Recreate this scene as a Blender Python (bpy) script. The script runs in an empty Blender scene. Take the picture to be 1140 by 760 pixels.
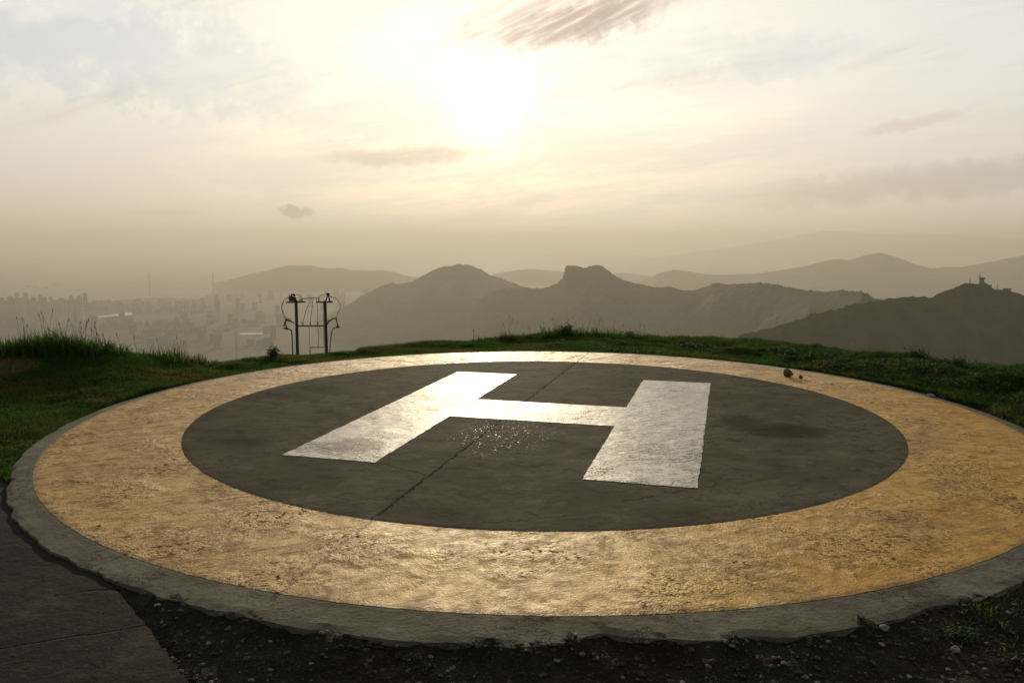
import bpy, bmesh, math, random
import numpy as np
from mathutils import Vector, Matrix
random.seed(7); RNG = np.random.default_rng(7)
SC = bpy.context.scene
COL = SC.collection
rad = math.radians

# ------------------------------------------------------------------ camera (solved from the painted circles)
CAM_H = 1.8; FPX = 867.1; PITCH = 0.1247
cd = bpy.data.cameras.new('camera'); cam = bpy.data.objects.new('camera', cd); COL.objects.link(cam)
cd.lens = 36 * FPX / 1140; cd.sensor_width = 36; cd.clip_start = 0.05; cd.clip_end = 200000
cam.location = (0, 0, CAM_H); cam.rotation_euler = (math.pi/2 - PITCH, 0.0, 0.0)
SC.camera = cam

def ray(px, py):                       # world direction for a place seen in the photograph, forward component 1
    x = (px - 570) / FPX; y = -(py - 380) / FPX
    c, s = math.cos(PITCH), math.sin(PITCH)
    d = np.array([x, c + y*s, -s + y*c])
    return d / d[1]
def pt(px, py, Y):  return np.array([0, 0, CAM_H]) + ray(px, py) * Y
def gp(px, py, z=0.0):
    d = ray(px, py); t = (z - CAM_H) / d[2]
    return np.array([0, 0, CAM_H]) + d * t
def azel(px, py):
    d = ray(px, py); return math.degrees(math.atan2(d[0], d[1])), math.degrees(math.atan2(d[2], math.hypot(d[0], d[1])))

# ------------------------------------------------------------------ sun, sky, exposure
SUN_AZ, SUN_EL = azel(548, 103)
SUN_STRENGTH = 3.6
SKY_STRENGTH = 0.10
EXPOSURE = 0.0
HAZE_DENSITY = 0.000106
SC.view_settings.view_transform = 'Standard'; SC.view_settings.look = 'None'
SC.view_settings.gamma = 1; SC.view_settings.use_curve_mapping = False
SC.view_settings.exposure = EXPOSURE
SC.cycles.max_bounces = 6; SC.cycles.diffuse_bounces = 3; SC.cycles.glossy_bounces = 3
SC.cycles.transmission_bounces = 3; SC.cycles.transparent_max_bounces = 8; SC.cycles.volume_bounces = 1
SC.cycles.use_denoising = True
SC.cycles.sample_clamp_indirect = 6

sd = bpy.data.lights.new('sun', 'SUN'); sd.energy = SUN_STRENGTH; sd.angle = rad(0.6); sd.color = (1.0, 0.83, 0.56)
sun = bpy.data.objects.new('sun', sd); COL.objects.link(sun)
sdir = Vector((math.sin(rad(SUN_AZ))*math.cos(rad(SUN_EL)), math.cos(rad(SUN_AZ))*math.cos(rad(SUN_EL)), math.sin(rad(SUN_EL))))
sun.rotation_euler = sdir.to_track_quat('Z', 'Y').to_euler()
sun.location = sdir * 50

# ------------------------------------------------------------------ a small node language
class V:
    def __init__(s, g, sock): s.g = g; s.s = sock
    def _b(a, b, op, sw=False):
        n = a.g.n.new('ShaderNodeMath'); n.operation = op
        p, q = (b, a) if sw else (a, b)
        for i, v in enumerate((p, q)):
            if isinstance(v, V): a.g.l.new(v.s, n.inputs[i])
            else: n.inputs[i].default_value = v
        return V(a.g, n.outputs[0])
    def __add__(a, b): return a._b(b, 'ADD')
    __radd__ = __add__
    def __sub__(a, b): return a._b(b, 'SUBTRACT')
    def __rsub__(a, b): return a._b(b, 'SUBTRACT', True)
    def __mul__(a, b): return a._b(b, 'MULTIPLY')
    __rmul__ = __mul__
    def __truediv__(a, b): return a._b(b, 'DIVIDE')
    def __pow__(a, b): return a._b(b, 'POWER')
    def max(a, b): return a._b(b, 'MAXIMUM')
    def min(a, b): return a._b(b, 'MINIMUM')
    def abs(a): return a._b(0, 'ABSOLUTE')
    def sqrt(a): return a._b(0.5, 'POWER')
    def atan2(a, b): return a._b(b, 'ARCTAN2')
    def asin(a): return a._b(0, 'ARCSINE')
    def acos(a): return a._b(0, 'ARCCOSINE')
    def exp(a): return a._b(0, 'EXPONENT')
    def step(a, lo, hi, t0=0.0, t1=1.0):          # smoothstep
        n = a.g.n.new('ShaderNodeMapRange'); n.interpolation_type = 'SMOOTHSTEP'
        a.g.l.new(a.s, n.inputs[0])
        if lo > hi: lo, hi, t0, t1 = hi, lo, t1, t0
        for i, v in enumerate((lo, hi, t0, t1)): n.inputs[i+1].default_value = v
        return V(a.g, n.outputs[0])
class G:
    def __init__(s, tree): s.t = tree; s.n = tree.nodes; s.l = tree.links
    def coord(s, kind='Object'):
        return V(s, s.n.new('ShaderNodeTexCoord').outputs[kind])
    def pos(s): return V(s, s.n.new('ShaderNodeNewGeometry').outputs['Position'])
    def xyz(s, v):
        n = s.n.new('ShaderNodeSeparateXYZ'); s.l.new(v.s, n.inputs[0]); return [V(s, o) for o in n.outputs]
    def vec(s, x, y, z=0.0):
        n = s.n.new('ShaderNodeCombineXYZ')
        for i, v in enumerate((x, y, z)):
            if isinstance(v, V): s.l.new(v.s, n.inputs[i])
            else: n.inputs[i].default_value = v
        return V(s, n.outputs[0])
    def noise(s, v, scale, detail=4, rough=.55, dist=0.0, sc=None):
        if sc:
            m = s.n.new('ShaderNodeMapping'); s.l.new(v.s, m.inputs[0]); m.vector_type = 'TEXTURE'; m.inputs['Scale'].default_value = [1/q for q in sc[0:3]]
            if len(sc) > 3: m.inputs['Rotation'].default_value = (0, 0, sc[3])
            v = V(s, m.outputs[0])
        n = s.n.new('ShaderNodeTexNoise'); s.l.new(v.s, n.inputs['Vector'])
        n.inputs['Scale'].default_value = scale; n.inputs['Detail'].default_value = detail
        n.inputs['Roughness'].default_value = rough; n.inputs['Distortion'].default_value = dist
        return V(s, n.outputs[0])
    def vor(s, v, scale, feature='F1', rnd=1.0, out=0):
        n = s.n.new('ShaderNodeTexVoronoi'); n.feature = feature; s.l.new(v.s, n.inputs['Vector'])
        n.inputs['Scale'].default_value = scale; n.inputs['Randomness'].default_value = rnd
        return V(s, n.outputs[out])
    def mix(s, f, a, b, mode='MIX'):
        n = s.n.new('ShaderNodeMix'); n.data_type = 'RGBA'; n.blend_type = mode; n.clamp_factor = True
        for k, v in ((0, f), (6, a), (7, b)):
            if isinstance(v, V): s.l.new(v.s, n.inputs[k])
            elif k == 0: n.inputs[0].default_value = v
            else: n.inputs[k].default_value = (*v, 1)
        return V(s, n.outputs[2])
    def bump(s, h, strength=1.0, dist=0.01, normal=None):
        n = s.n.new('ShaderNodeBump'); s.l.new(h.s, n.inputs['Height'])
        n.inputs['Strength'].default_value = strength; n.inputs['Distance'].default_value = dist
        if normal: s.l.new(normal.s, n.inputs['Normal'])
        return V(s, n.outputs[0])
def material(name, fn):
    m = bpy.data.materials.new(name); m.use_nodes = True; g = G(m.node_tree)
    p = g.n['Principled BSDF']; r = fn(g)
    for k, v in r.items():
        if isinstance(v, V): g.l.new(v.s, p.inputs[k])
        elif isinstance(v, tuple): p.inputs[k].default_value = (*v, 1) if len(v) == 3 else v
        else: p.inputs[k].default_value = v
    return m
def plain(name, col, rough=.8, **k):
    def fn(g):
        n = g.noise(g.coord('Object'), 3.0, 4)
        d = dict(Roughness=rough); d['Base Color'] = g.mix(n.step(.3, .7), tuple(c*.8 for c in col), tuple(min(1, c*1.2) for c in col)); d.update(k)
        return d
    return material(name, fn)

# ------------------------------------------------------------------ world: Nishita sky behind thin high cloud
w = bpy.data.worlds.new('World'); SC.world = w; w.use_nodes = True
g = G(w.node_tree); bg = g.n['Background']; bg.inputs[1].default_value = SKY_STRENGTH
sky = g.n.new('ShaderNodeTexSky'); sky.sky_type = 'NISHITA'; sky.sun_disc = False
sky.sun_elevation = rad(SUN_EL); sky.sun_rotation = rad(SUN_AZ); sky.altitude = 600
sky.air_density = 1.0; sky.dust_density = 3.0; sky.ozone_density = 1.0
D = g.coord('Generated'); dx, dy, dz = g.xyz(D)
az = dx.atan2(dy) * (180/math.pi); el = dz.min(1).max(-1).asin() * (180/math.pi)
dot = (dx*sdir.x + dy*sdir.y + dz*sdir.z).min(1).max(-1)
ang = dot.acos() * (180/math.pi)
S = V(g, sky.outputs[0])
# thin veil of cloud: direction projected on a high flat layer
cl = g.vec(dx/(dz.max(0.02)+.10), dy/(dz.max(0.02)+.10), 0.0)
n1 = g.noise(cl, 1.1, 7, .6, .6, sc=(1.0, .55, 1, .5))
n2 = g.noise(cl, 4.5, 6, .62, .8, sc=(1.0, .35, 1, .8))
veil = (n1*.7 + n2*.3).step(.36, .60)
warp = g.noise(D, 14, 5, .6) - .5
warp2 = g.noise(D, 45, 5, .65) - .5
def blob(px, py, wpx, hpx, tilt=0.0, soft=.55, ragged=1.0):
    a0, e0 = azel(px, py); k = 15.13; W, H = wpx/k, hpx/k
    c, s_ = math.cos(rad(tilt)), math.sin(rad(tilt))
    u = (az-a0)*c + (el-e0)*s_; v_ = (el-e0)*c - (az-a0)*s_
    u = (u + warp*W*1.2*ragged)/W; v_ = (v_ + warp2*H*2.2*ragged + warp*H*1.6*ragged)/H
    return (u*u + v_*v_).step(1.0, 1.0-soft if soft < 1 else 0.0)
glow1 = (ang*ang*(-1/(2*1.9**2))).exp()
glow2 = (ang*(-1/5.5)).exp()
glow3 = (ang*(-1/24.0)).exp()
veil_l = glow3*3.3 + 8.5                    # brightness of cloud lit from behind
cream = g.mix(glow3.step(.08, .75), (.965, .94, .91), (1.0, .95, .83))
def scale(colv, f):
    n = g.n.new('ShaderNodeVectorMath'); n.operation = 'SCALE'; g.l.new(colv.s, n.inputs[0])
    if isinstance(f, V): g.l.new(f.s, n.inputs['Scale'])
    else: n.inputs['Scale'].default_value = f
    return V(g, n.outputs[0])
def vadd(a, b):
    n = g.n.new('ShaderNodeVectorMath'); n.operation = 'ADD'; g.l.new(a.s, n.inputs[0]); g.l.new(b.s, n.inputs[1]); return V(g, n.outputs[0])
front = dy.step(-.5, .9)*el.step(50, 17, .16, 1.0)                                # the sky opposite the low sun is duller
base = g.mix(veil*.17+.78, scale(S, 1.0), scale(cream, veil_l*(front*.72+.28)))
# low band of haze-dimmed air
lowc = g.mix(glow3.step(.1, .8), (.90, .80, .71), (1.0, .87, .71))
base = g.mix(el.step(13, 1)*.75, base, scale(lowc, (glow3*3.8+7.6)*(front*.7+.3)))
# separate darker clouds
streak = g.noise(g.vec(az*1.0, el*1.0, 0), .7, 8, .62, .12, sc=(.30, 2.4, 1, .42))
c1 = blob(625, 14, 165, 44, 5, .98, .7)*streak.step(.22, .66)
c1b = blob(655, 22, 120, 24, 12, .9, .5)*streak.step(.25, .50)
c2 = blob(328, 235, 26, 6.5, -4, .9, 1.7)
c3 = blob(450, 174, 110, 12, 3, 1.0, .7)
c4 = blob(1040, 203, 230, 22, 4, 1.0, .6)
c5 = blob(1020, 135, 60, 8, 10, 1.0)
c6 = blob(182, 236, 40, 5, 0, 1.0, .6)
def darken(b, m, f, tint=(.80, .76, .76)):
    return g.mix(m*f, b, g.mix(1.0, b, tint, 'MULTIPLY'))
base = darken(base, c1, 1.0, (.62, .58, .60)); base = darken(base, c1b, .8, (.66, .60, .60))
base = darken(base, c2, 1.0, (.55, .55, .60)); base = darken(base, c3, .9, (.76, .73, .72))
base = darken(base, c4, 1.0, (.76, .75, .76)); base = darken(base, c5, .6); base = darken(base, c6, .6)
b1 = blob(130, 60, 260, 60, -6, 1.0); b2 = blob(800, 62, 170, 28, -4, 1.0)
base = darken(base, b1, 1.0, (.82, .88, .94)); base = darken(base, b2, 1.0, (.87, .93, .97))
w1 = blob(45, 2, 95, 16, 0, 1.0); w2 = blob(940, 86, 30, 9, 8, 1.0); w3 = blob(240, 72, 80, 10, 8, 1.0)
base = g.mix(w1*.6, base, (9.5, 9.1, 8.6)); base = g.mix(w2*.35, base, (10, 9.6, 8.6)); base = g.mix(w3*.35, base, (10, 9.7, 9.0))
# the sun's disc is spread by the cloud into a bright patch
sunw = g.mix(0.0, (1.0, .93, .70), (1, 1, 1))
base = vadd(base, scale(sunw, glow1*5.0))
cir = g.noise(cl, 2.6, 9, .68, .5, sc=(1.0, .16, 1, 1.05))
cir2 = g.noise(g.vec(az, el, 0), .22, 8, .66, .4, sc=(.4, 1.8, 1, .25))
base = g.mix((cir.step(.48, .68)*cir2.step(.42, .60))*el.step(4, 9)*.9, base, g.mix(1.0, base, (.89, .875, .88), 'MULTIPLY'))
base = g.mix((cir.step(.46, .30)*cir2.step(.40, .60))*el.step(4, 9)*.6, base, g.mix(1.0, base, (1.07, 1.06, 1.05), 'MULTIPLY'))
g.l.new(base.s, bg.inputs[0])

# ------------------------------------------------------------------ object helpers
def link(o, parent=None):
    COL.objects.link(o)
    if parent: o.parent = parent
    return o
def tag(o, label=None, cat=None, group=None, kind=None):
    if label: o['label'] = label
    if cat: o['category'] = cat
    if group: o['group'] = group
    if kind: o['kind'] = kind
    return o
def empty(name, loc, rz=0.0):
    o = bpy.data.objects.new(name, None); COL.objects.link(o); o.location = loc; o.rotation_euler = (0, 0, rz)
    o.empty_display_size = .2; return o
def npmesh(name, verts, faces, mat, parent=None, smooth=False, loc=(0, 0, 0), attr=None):
    """verts (n,3), faces list of int arrays of equal size per array"""
    me = bpy.data.meshes.new(name)
    verts = np.asarray(verts, np.float32)
    if isinstance(faces, np.ndarray): faces = [faces]
    me.vertices.add(len(verts)); me.vertices.foreach_set('co', verts.ravel())
    tot = sum(f.size for f in faces); cnt = sum(len(f) for f in faces)
    me.loops.add(tot); me.loops.foreach_set('vertex_index', np.concatenate([f.ravel() for f in faces]).astype(np.int32))
    me.polygons.add(cnt)
    lt = np.concatenate([np.full(len(f), f.shape[1]) for f in faces]); ls = np.concatenate([[0], np.cumsum(lt)[:-1]])
    me.polygons.foreach_set('loop_start', ls.astype(np.int32)); me.polygons.foreach_set('loop_total', lt.astype(np.int32))
    me.polygons.foreach_set('use_smooth', np.full(cnt, smooth))
    if attr is not None:
        a = me.attributes.new('rnd', 'FLOAT', 'POINT'); a.data.foreach_set('value', np.asarray(attr, np.float32))
    me.update(); me.validate(); me.materials.append(mat)
    o = bpy.data.objects.new(name, me); o.location = loc
    return link(o, parent)
def bmobj(name, bm, mat, parent=None, smooth=False):
    me = bpy.data.meshes.new(name); bmesh.ops.recalc_face_normals(bm, faces=bm.faces)
    bm.to_mesh(me); bm.free(); me.materials.append(mat)
    if smooth: me.polygons.foreach_set('use_smooth', [True]*len(me.polygons))
    return link(bpy.data.objects.new(name, me), parent)
def add_box(bm, c, s, rot=None, bev=0.0):
    r = bmesh.ops.create_cube(bm, size=1.0); vs = r['verts']
    M = Matrix.Translation(c) @ (rot if rot else Matrix.Identity(4)) @ Matrix.Diagonal((*s, 1))
    bmesh.ops.transform(bm, matrix=M, verts=vs)
    if bev:
        es = {e for v in vs for e in v.link_edges}
        bmesh.ops.bevel(bm, geom=list(es), offset=bev, segments=1, affect='EDGES')
def add_cyl(bm, a, b, r0, r1=None, seg=10):
    a, b = Vector(a), Vector(b); d = b - a; r1 = r0 if r1 is None else r1
    q = d.to_track_quat('Z', 'Y').to_matrix().to_4x4()
    bmesh.ops.create_cone(bm, cap_ends=True, segments=seg, radius1=r0, radius2=r1, depth=d.length,
                          matrix=Matrix.Translation((a+b)/2) @ q)
def add_tube(bm, pts, r, seg=6):
    P = [Vector(p) for p in pts]; rings = []
    for i, p in enumerate(P):
        t = (P[min(i+1, len(P)-1)] - P[max(i-1, 0)]).normalized()
        u = t.cross(Vector((0, 1, 0)));  u = u.normalized() if u.length > 1e-3 else t.cross(Vector((1, 0, 0))).normalized()
        v = t.cross(u)
        rings.append([bm.verts.new(p + (u*math.cos(2*math.pi*k/seg) + v*math.sin(2*math.pi*k/seg))*r) for k in range(seg)])
    for a, b in zip(rings, rings[1:]):
        for k in range(seg): bm.faces.new((a[k], a[(k+1) % seg], b[(k+1) % seg], b[k]))
    bm.faces.new(rings[0]); bm.faces.new(rings[-1][::-1])
def curve(pts, n=8):                       # Catmull-Rom
    P = [np.array(p, float) for p in pts]; P = [2*P[0]-P[1]] + P + [2*P[-1]-P[-2]]; out = []
    for i in range(1, len(P)-2):
        for k in range(n):
            t = k/n; a, b, c, d = P[i-1], P[i], P[i+1], P[i+2]
            out.append(.5*((2*b)+(-a+c)*t+(2*a-5*b+4*c-d)*t*t+(-a+3*b-3*c+d)*t**3))
    out.append(P[-2]); return out

_T = RNG.random((256, 256))
def vnoise(x, y):
    xi = np.floor(x).astype(int); yi = np.floor(y).astype(int); fx = x-xi; fy = y-yi
    fx = fx*fx*(3-2*fx); fy = fy*fy*(3-2*fy)
    T = lambda a, b: _T[a & 255, b & 255]
    return (T(xi, yi)*(1-fx)+T(xi+1, yi)*fx)*(1-fy) + (T(xi, yi+1)*(1-fx)+T(xi+1, yi+1)*fx)*fy
def fbm(x, y, o=4, ridge=False):
    s = 0; a = .5; t = 0
    for i in range(o):
        n = vnoise(x*2**i+17.3*i, y*2**i+5.1*i)
        if ridge: n = 1-abs(2*n-1)
        s = s+a*n; t += a; a *= .5
    return s/t
def grid_faces(nu, nv, wrap=False):
    i = np.arange(nu-1)[:, None]; j = np.arange(nv if wrap else nv-1)[None, :]
    j2 = (j+1) % nv
    a = i*nv+j; b = i*nv+j2; c = (i+1)*nv+j2; d = (i+1)*nv+j
    return np.stack([a+0*b, b, c, d], -1).reshape(-1, 4)

# ------------------------------------------------------------------ helipad frame
PC = np.array([0.1632*1.8, 4.6081*1.8]); R_IN = 1.9887*1.8; R_OUT = 2.6063*1.8
HC = np.array([0.1678*1.8, 4.5622*1.8]) - PC; HA = -0.2679
def rim_r(th):                             # ragged edge of the unpainted concrete rim
    th = np.asarray(th); near = np.clip(-np.sin(th), 0, 1)
    n = fbm(3+3.2*np.cos(th), 9+3.2*np.sin(th), 3)-.5
    n2 = fbm(30+19*np.cos(th), 50+19*np.sin(th), 3)-.5
    n3 = fbm(5+70*np.cos(th), 8+70*np.sin(th), 3)-.5
    return R_OUT + .135 + .105*near**2 + n*.15*(.05+near**2) + n2*.08*(.03+near**2) + n3*.006*(1+5*near**2) - .07*np.clip(fbm(60+11*np.cos(th), 20+11*np.sin(th), 2)-.60, 0, 1)/.2*near

# path edge in plan
PZ = -0.030
pe = [gp(-60, 470, PZ)[:2], gp(0, 531, PZ)[:2], gp(60, 590, PZ)[:2], gp(118, 643, PZ)[:2], gp(160, 692, PZ)[:2], gp(208, 757, PZ)[:2]]
pe.append(pe[-1] + (pe[-1]-pe[-2])*5)

# crest of the hilltop: (photo x, photo y of the ground line, distance)
CR = [(-900, 395, 13), (-300, 392, 13), (0, 391, 13), (60, 389, 13), (120, 394, 12.6), (190, 402, 12.6), (245, 405, 12.8), (280, 401, 13), (345, 398.5, 13.4),
      (420, 389, 14.2), (480, 383.5, 14.8), (560, 377, 15.4), (630, 373, 15.6), (700, 374, 15.6), (760, 377, 15.4), (840, 381, 14.8),
      (900, 386, 14.2), (1000, 397, 13), (1060, 404, 12.3), (1100, 408, 11.9), (1140, 411, 11.5), (1400, 420, 10), (2200, 440, 9)]
ca, cz, cD = [], [], []
for px, py, Dd in CR:
    d = ray(px, py); h = math.hypot(d[0], d[1]); ca.append(math.atan2(d[0], d[1])); cD.append(Dd); cz.append(CAM_H + d[2]/h*Dd)
def terrain(x, y):
    x = np.asarray(x, float); y = np.asarray(y, float)
    r = np.hypot(x, y); a = np.arctan2(x, y)
    D_ = np.interp(a, ca, cD, left=12, right=9); Z_ = np.interp(a, ca, cz, left=-.1, right=-.15)
    back = np.clip((abs(a)-1.3)/.5, 0, 1)
    D_ = D_*(1-back)+14*back; Z_ = Z_*(1-back)-.1*back
    rp = np.hypot(x-PC[0], y-PC[1])
    base = -.035 - .055*np.clip((PC[1]-y)/3.5, 0, 1)       # ground level round the slab, lower in front
    base = np.where(y < 1.5, -.09, base)
    # start of rise: pad edge distance along this azimuth
    t = np.clip((r-(D_-3.2))/3.2, 0, 1); t = t*t*(3-2*t)
    z = base*(1-t) + Z_*t
    o = np.clip(r-D_, 0, None)
    left = np.exp(-((a+.33)/.2)**2)
    z = z - .17*o - (o**2*.012)/(1+o*.05)
    z = np.maximum(z, -470-r*.022)
    z = np.maximum(z, -561.5)
    amp = np.clip((rp-R_OUT-.25)/.6, 0, 1)*np.clip(r/3, .3, 1)
    rt = np.clip((a-.18)/.2, 0, 1)
    z = z + amp*((fbm(x*1.3+40, y*1.3+70, 4)-.5)*(.11+.10*rt) + (fbm(x*6, y*6, 3)-.5)*(.03+.05*rt))*np.clip(2-o/30, .1, 1)
    z = z + np.clip(o-20, 0, 400)*.06*(fbm(x*.01, y*.01, 4)-.5)*2
    # below the slab stay under it
    thp = np.arctan2(y-PC[1], x-PC[0]); q = rp-rim_r(thp)
    nearpad = np.clip(1-q/.5, 0, 1)
    soil = -.022 - np.clip(q, 0, .6)*.115 + (fbm(x*7+4, y*7, 4)-.5)*.085 + (fbm(x*35, y*35, 2)-.5)*.012
    front_ = (y < PC[1]-1.2)
    z = np.where(front_ & (q > -.2), soil*nearpad+z*(1-nearpad), z)
    z = np.where(q < -.035, np.minimum(z, -.16), z)
    z = np.where((~front_) & (q < -.0), np.minimum(z, -.06), z)
    # below the path
    ex = np.interp(y, [p[1] for p in pe][::-1], [p[0] for p in pe][::-1])
    ins = (x < ex+.0) & (y < pe[1][1]+.15) & (r < 9)
    z = np.where(ins, np.minimum(z, PZ-.04), z)
    return z

# ------------------------------------------------------------------ materials
def ground_fn(g):
    P = g.pos(); x, y, z = g.xyz(P)
    a = g.noise(P, 1.1, 6); b = g.noise(P, 9, 5, .65); c = g.noise(P, 60, 3)
    col = g.mix(a.step(.42, .6), (.012, .011, .006), (.009, .015, .004))
    col = g.mix(b.step(.52, .68), col, (.030, .021, .011))
    q = gp(-4, 426, 0); bw_ = ((((x-float(q[0]))/.55)**2 + ((y-float(q[1]))/.55)**2) + (b-.5)*2.5).step(1.3, .4)
    col = g.mix(bw_, col, (.09, .042, .018))
    col = g.mix(c.step(.55, .75)*.6, col, (.10, .08, .06))
    return {'Base Color': col, 'Roughness': .95, 'Specular IOR Level': .15, 'Normal': g.bump(b+c*.5, .9, .03)}
M_GROUND = material('soil', ground_fn)
def green_fn(g, far=(.035, .045, .018), far2=(.055, .055, .028), s=.01):
    P = g.pos(); a = g.noise(P, s, 6, .62); b = g.noise(P, s*8, 5, .6)
    col = g.mix(a.step(.42, .60), far, far2); col = g.mix(b.step(.56, .72)*.35, col, (.09, .08, .055)); col = g.mix(g.noise(P, s*2.5, 7, .7).step(.55, .66)*.3, col, (.085, .078, .05))
    return {'Base Color': col, 'Roughness': 1.0, 'Specular IOR Level': .05}
M_HILL = material('hill_scrub', lambda g: green_fn(g))
M_HILLN = material('near_hill_woodland', lambda g: green_fn(g, (.022, .032, .012), (.040, .046, .020), .03))

def joints(g, x, y, wob):
    """construction joints and cracks of the concrete, in pad coordinates"""
    def seg(p, q, wd, wv=1.0):
        p = gp(*p)[:2]-PC; q = gp(*q)[:2]-PC; t = q-p; L = np.hypot(*t); t = t/L; n = (-t[1], t[0]); m = (p+q)/2
        d = ((x-m[0])*n[0] + (y-m[1])*n[1] + wob*wv).abs(); s_ = ((x-m[0])*t[0]+(y-m[1])*t[1]).abs()
        return d.step(wd, wd*.25)*s_.step(L/2+.05, L/2-.05)
    j = seg((657, 392), (300, 668), .018, .12)*(wob.step(.12, -.08)*.65+.35)
    j = j.max(seg((430, 395), (520, 405), .030, .05))
    j = j.max(seg((335, 494), (475, 530), .010, .12)*.6)
    j = j.max(seg((1000, 468), (1140, 476), .012, .08)*.6)
    j = j.max(seg((1015, 494), (1140, 497), .012, .06)*.7)
    j = j.max(seg((1096, 497), (1104, 530), .008, .10)*.3)
    j = j.max(seg((460, 590), (640, 575), .006, .25)*.4)
    j = j.max(seg((690, 560), (800, 540), .006, .25)*.4)
    return j
def concrete_common(g):
    P = g.coord('Object'); x, y, z = g.xyz(P)
    wob = g.noise(P, 7, 6, .75) - .5
    J = joints(g, x, y, wob)
    return P, x, y, J
def relief(g, P, x, y, k=1.0):
    """trowel sweeps, float marks and pitting shared by all painted areas"""
    a1 = g.noise(P, 3.5, 5, .65, .9, sc=(1.0, 7.0, 1, .5)); a2 = g.noise(P, 3.0, 5, .65, 1.2, sc=(8.0, 1.2, 1, .9))
    pick = g.noise(P, .8, 2).step(.42, .58)
    sweep = a1*pick + a2*(1-pick)
    peb = g.noise(P, 26, 4, .6); fine = g.noise(P, 120, 3, .6); big = g.noise(P, 3.2, 4, .55)
    pit = g.vor(P, 34).step(.0, .30)
    patch = g.noise(P, 1.7, 3).step(.40, .62)
    cur = g.noise(P, 1.3, 3, .5, 1.5)
    arc = g.noise(g.vec(x+cur*1.5, y*4.0+cur*3.0, 0), 5.0, 5, .7)
    ridge = (arc-.5).abs().step(.03, .0)*g.noise(P, 1.1, 3).step(.46, .62)
    return (sweep*.14 + peb*patch*.60 + fine*.20 + big*.30 + pit*patch*.22 + g.noise(P, 62, 4, .6)*(patch*.35+.15) + ridge*.16)*k
def yellow_fn(g):
    P, x, y, J = concrete_common(g); h = relief(g, P, x, y)
    a = g.noise(P, 1.0, 6, .6); b = g.noise(P, 7, 6, .7); c = g.noise(P, 40, 5, .7)
    st = g.noise(P, 4, 6, .7, 1.0, sc=(1, 6, 1, .4))
    col = g.mix(a.step(.35, .65), (.50, .25, .012), (.60, .335, .028))
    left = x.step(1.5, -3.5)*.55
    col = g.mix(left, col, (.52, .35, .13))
    col = g.mix(y.step(0.0, 4.5)*.5, col, (.55, .42, .26))  # paler toward the back: whitish wear, plus sky reflection put into the colour
    col = g.mix(b.step(.48, .66)*.75, col, (.26, .135, .035))
    col = g.mix(st.step(.50, .66)*.7, col, (.20, .11, .035))
    col = g.mix(c.step(.56, .70)*.65, col, (.12, .07, .03))
    col = g.mix((1-g.noise(P, 15, 5, .7)).step(.56, .70)*.45, col, (.68, .46, .14))
    ln = (g.noise(P, 2.2, 8, .72, .6, sc=(1, 3.0, 1, .3))-.5).abs().step(.010, .003)*g.noise(P, 1.1, 3).step(.48, .60); col = g.mix(ln*.7, col, (.10, .06, .025))
    dirt = (b.step(.50, .66)*.5).max(st.step(.50, .64)*.7).max(c.step(.56, .68)*.8).max(ln)
    r = (x*x+y*y).sqrt()
    col = g.mix((r+ (b-.5)*.12).step(R_OUT-.10, R_OUT+.02)*.35, col, (.20, .15, .09))
    hol = (g.noise(P, 26, 4, .6)).step(.50, .38)*(g.noise(P, 1.7, 3).step(.40, .62)*.8+.2); col = g.mix(hol*.8, col, (.11, .06, .02)); dirt = dirt.max(hol)
    sp = g.vor(P, 5.0).step(.05, .02); col = g.mix(sp*.8, col, (.05, .035, .02))
    col = g.mix(J*.6, col, (.12, .075, .035))
    rough = b.step(.3, .7, .42, .60)
    return {'Base Color': col, 'Roughness': rough, 'Specular IOR Level': (1-dirt)*.18, 'Specular Tint': (1.0, .72, .34),
            'Normal': g.bump(h - J*.5, 1.0, .030)}
def disc_fn(g):
    P, x, y, J = concrete_common(g); h = relief(g, P, x, y, .6)
    a = g.noise(P, .9, 6, .6); b = g.noise(P, 5, 6, .7); c = g.noise(P, 40, 4, .7)
    st = g.noise(P, 2, 6, .7, 1.0, sc=(1, 4, 1, .4))
    col = g.mix(a.step(.35, .65), (.085, .078, .056), (.135, .125, .092))
    col = g.mix(b.step(.50, .70)*.7, col, (.045, .041, .030)); col = g.mix(g.noise(P, 2.2, 6, .7).step(.54, .66)*.65, col, (.17, .155, .115))
    ln = (g.noise(P, 2.5, 8, .72, .6, sc=(1, 2.5, 1, .3))-.5).abs().step(.012, .003)*g.noise(P, .9, 3).step(.48, .60); col = g.mix(ln*.8, col, (.006, .005, .004))
    col = g.mix(st.step(.54, .7)*.5, col, (.12, .11, .083))
    def stain(px, py, wx, wy, ang=0):
        q = gp(px, py)[:2]-PC; return ((((x-q[0])/wx)**2 + ((y-q[1])/wy)**2) + (b-.5)*1.6 + (a-.5)).step(1.1, .2)
    s = stain(870, 480, .55, .35).max(stain(825, 470, .25, .4)*.7).max(stain(265, 492, .3, .12)*.5)
    col = g.mix(s*.7, col, (.030, .026, .019))
    col = g.mix(c.step(.62, .72)*.5, col, (.16, .15, .11))
    sp = g.vor(P, 2.3).step(.022, .010); col = g.mix(sp, col, (.008, .007, .005))
    col = g.mix(J*.9, col, (.004, .0035, .003))
    q = gp(555, 486)[:2]-PC
    wet = ((((x-q[0])/.62)**2 + ((y-q[1])/.8)**2) + (g.noise(P, 3, 5, .7)-.5)*2.6).step(1.1, .1)*g.noise(P, 40, 4, .65).step(.60, .70)*.8
    rough = .78 - wet*.55
    hb = h + wet*g.noise(P, 90, 2, .5)*.8
    return {'Base Color': col, 'Roughness': rough, 'Specular IOR Level': wet*.45+.004, 'Normal': g.bump(hb - J*1.2, .8, .020)}
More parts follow.
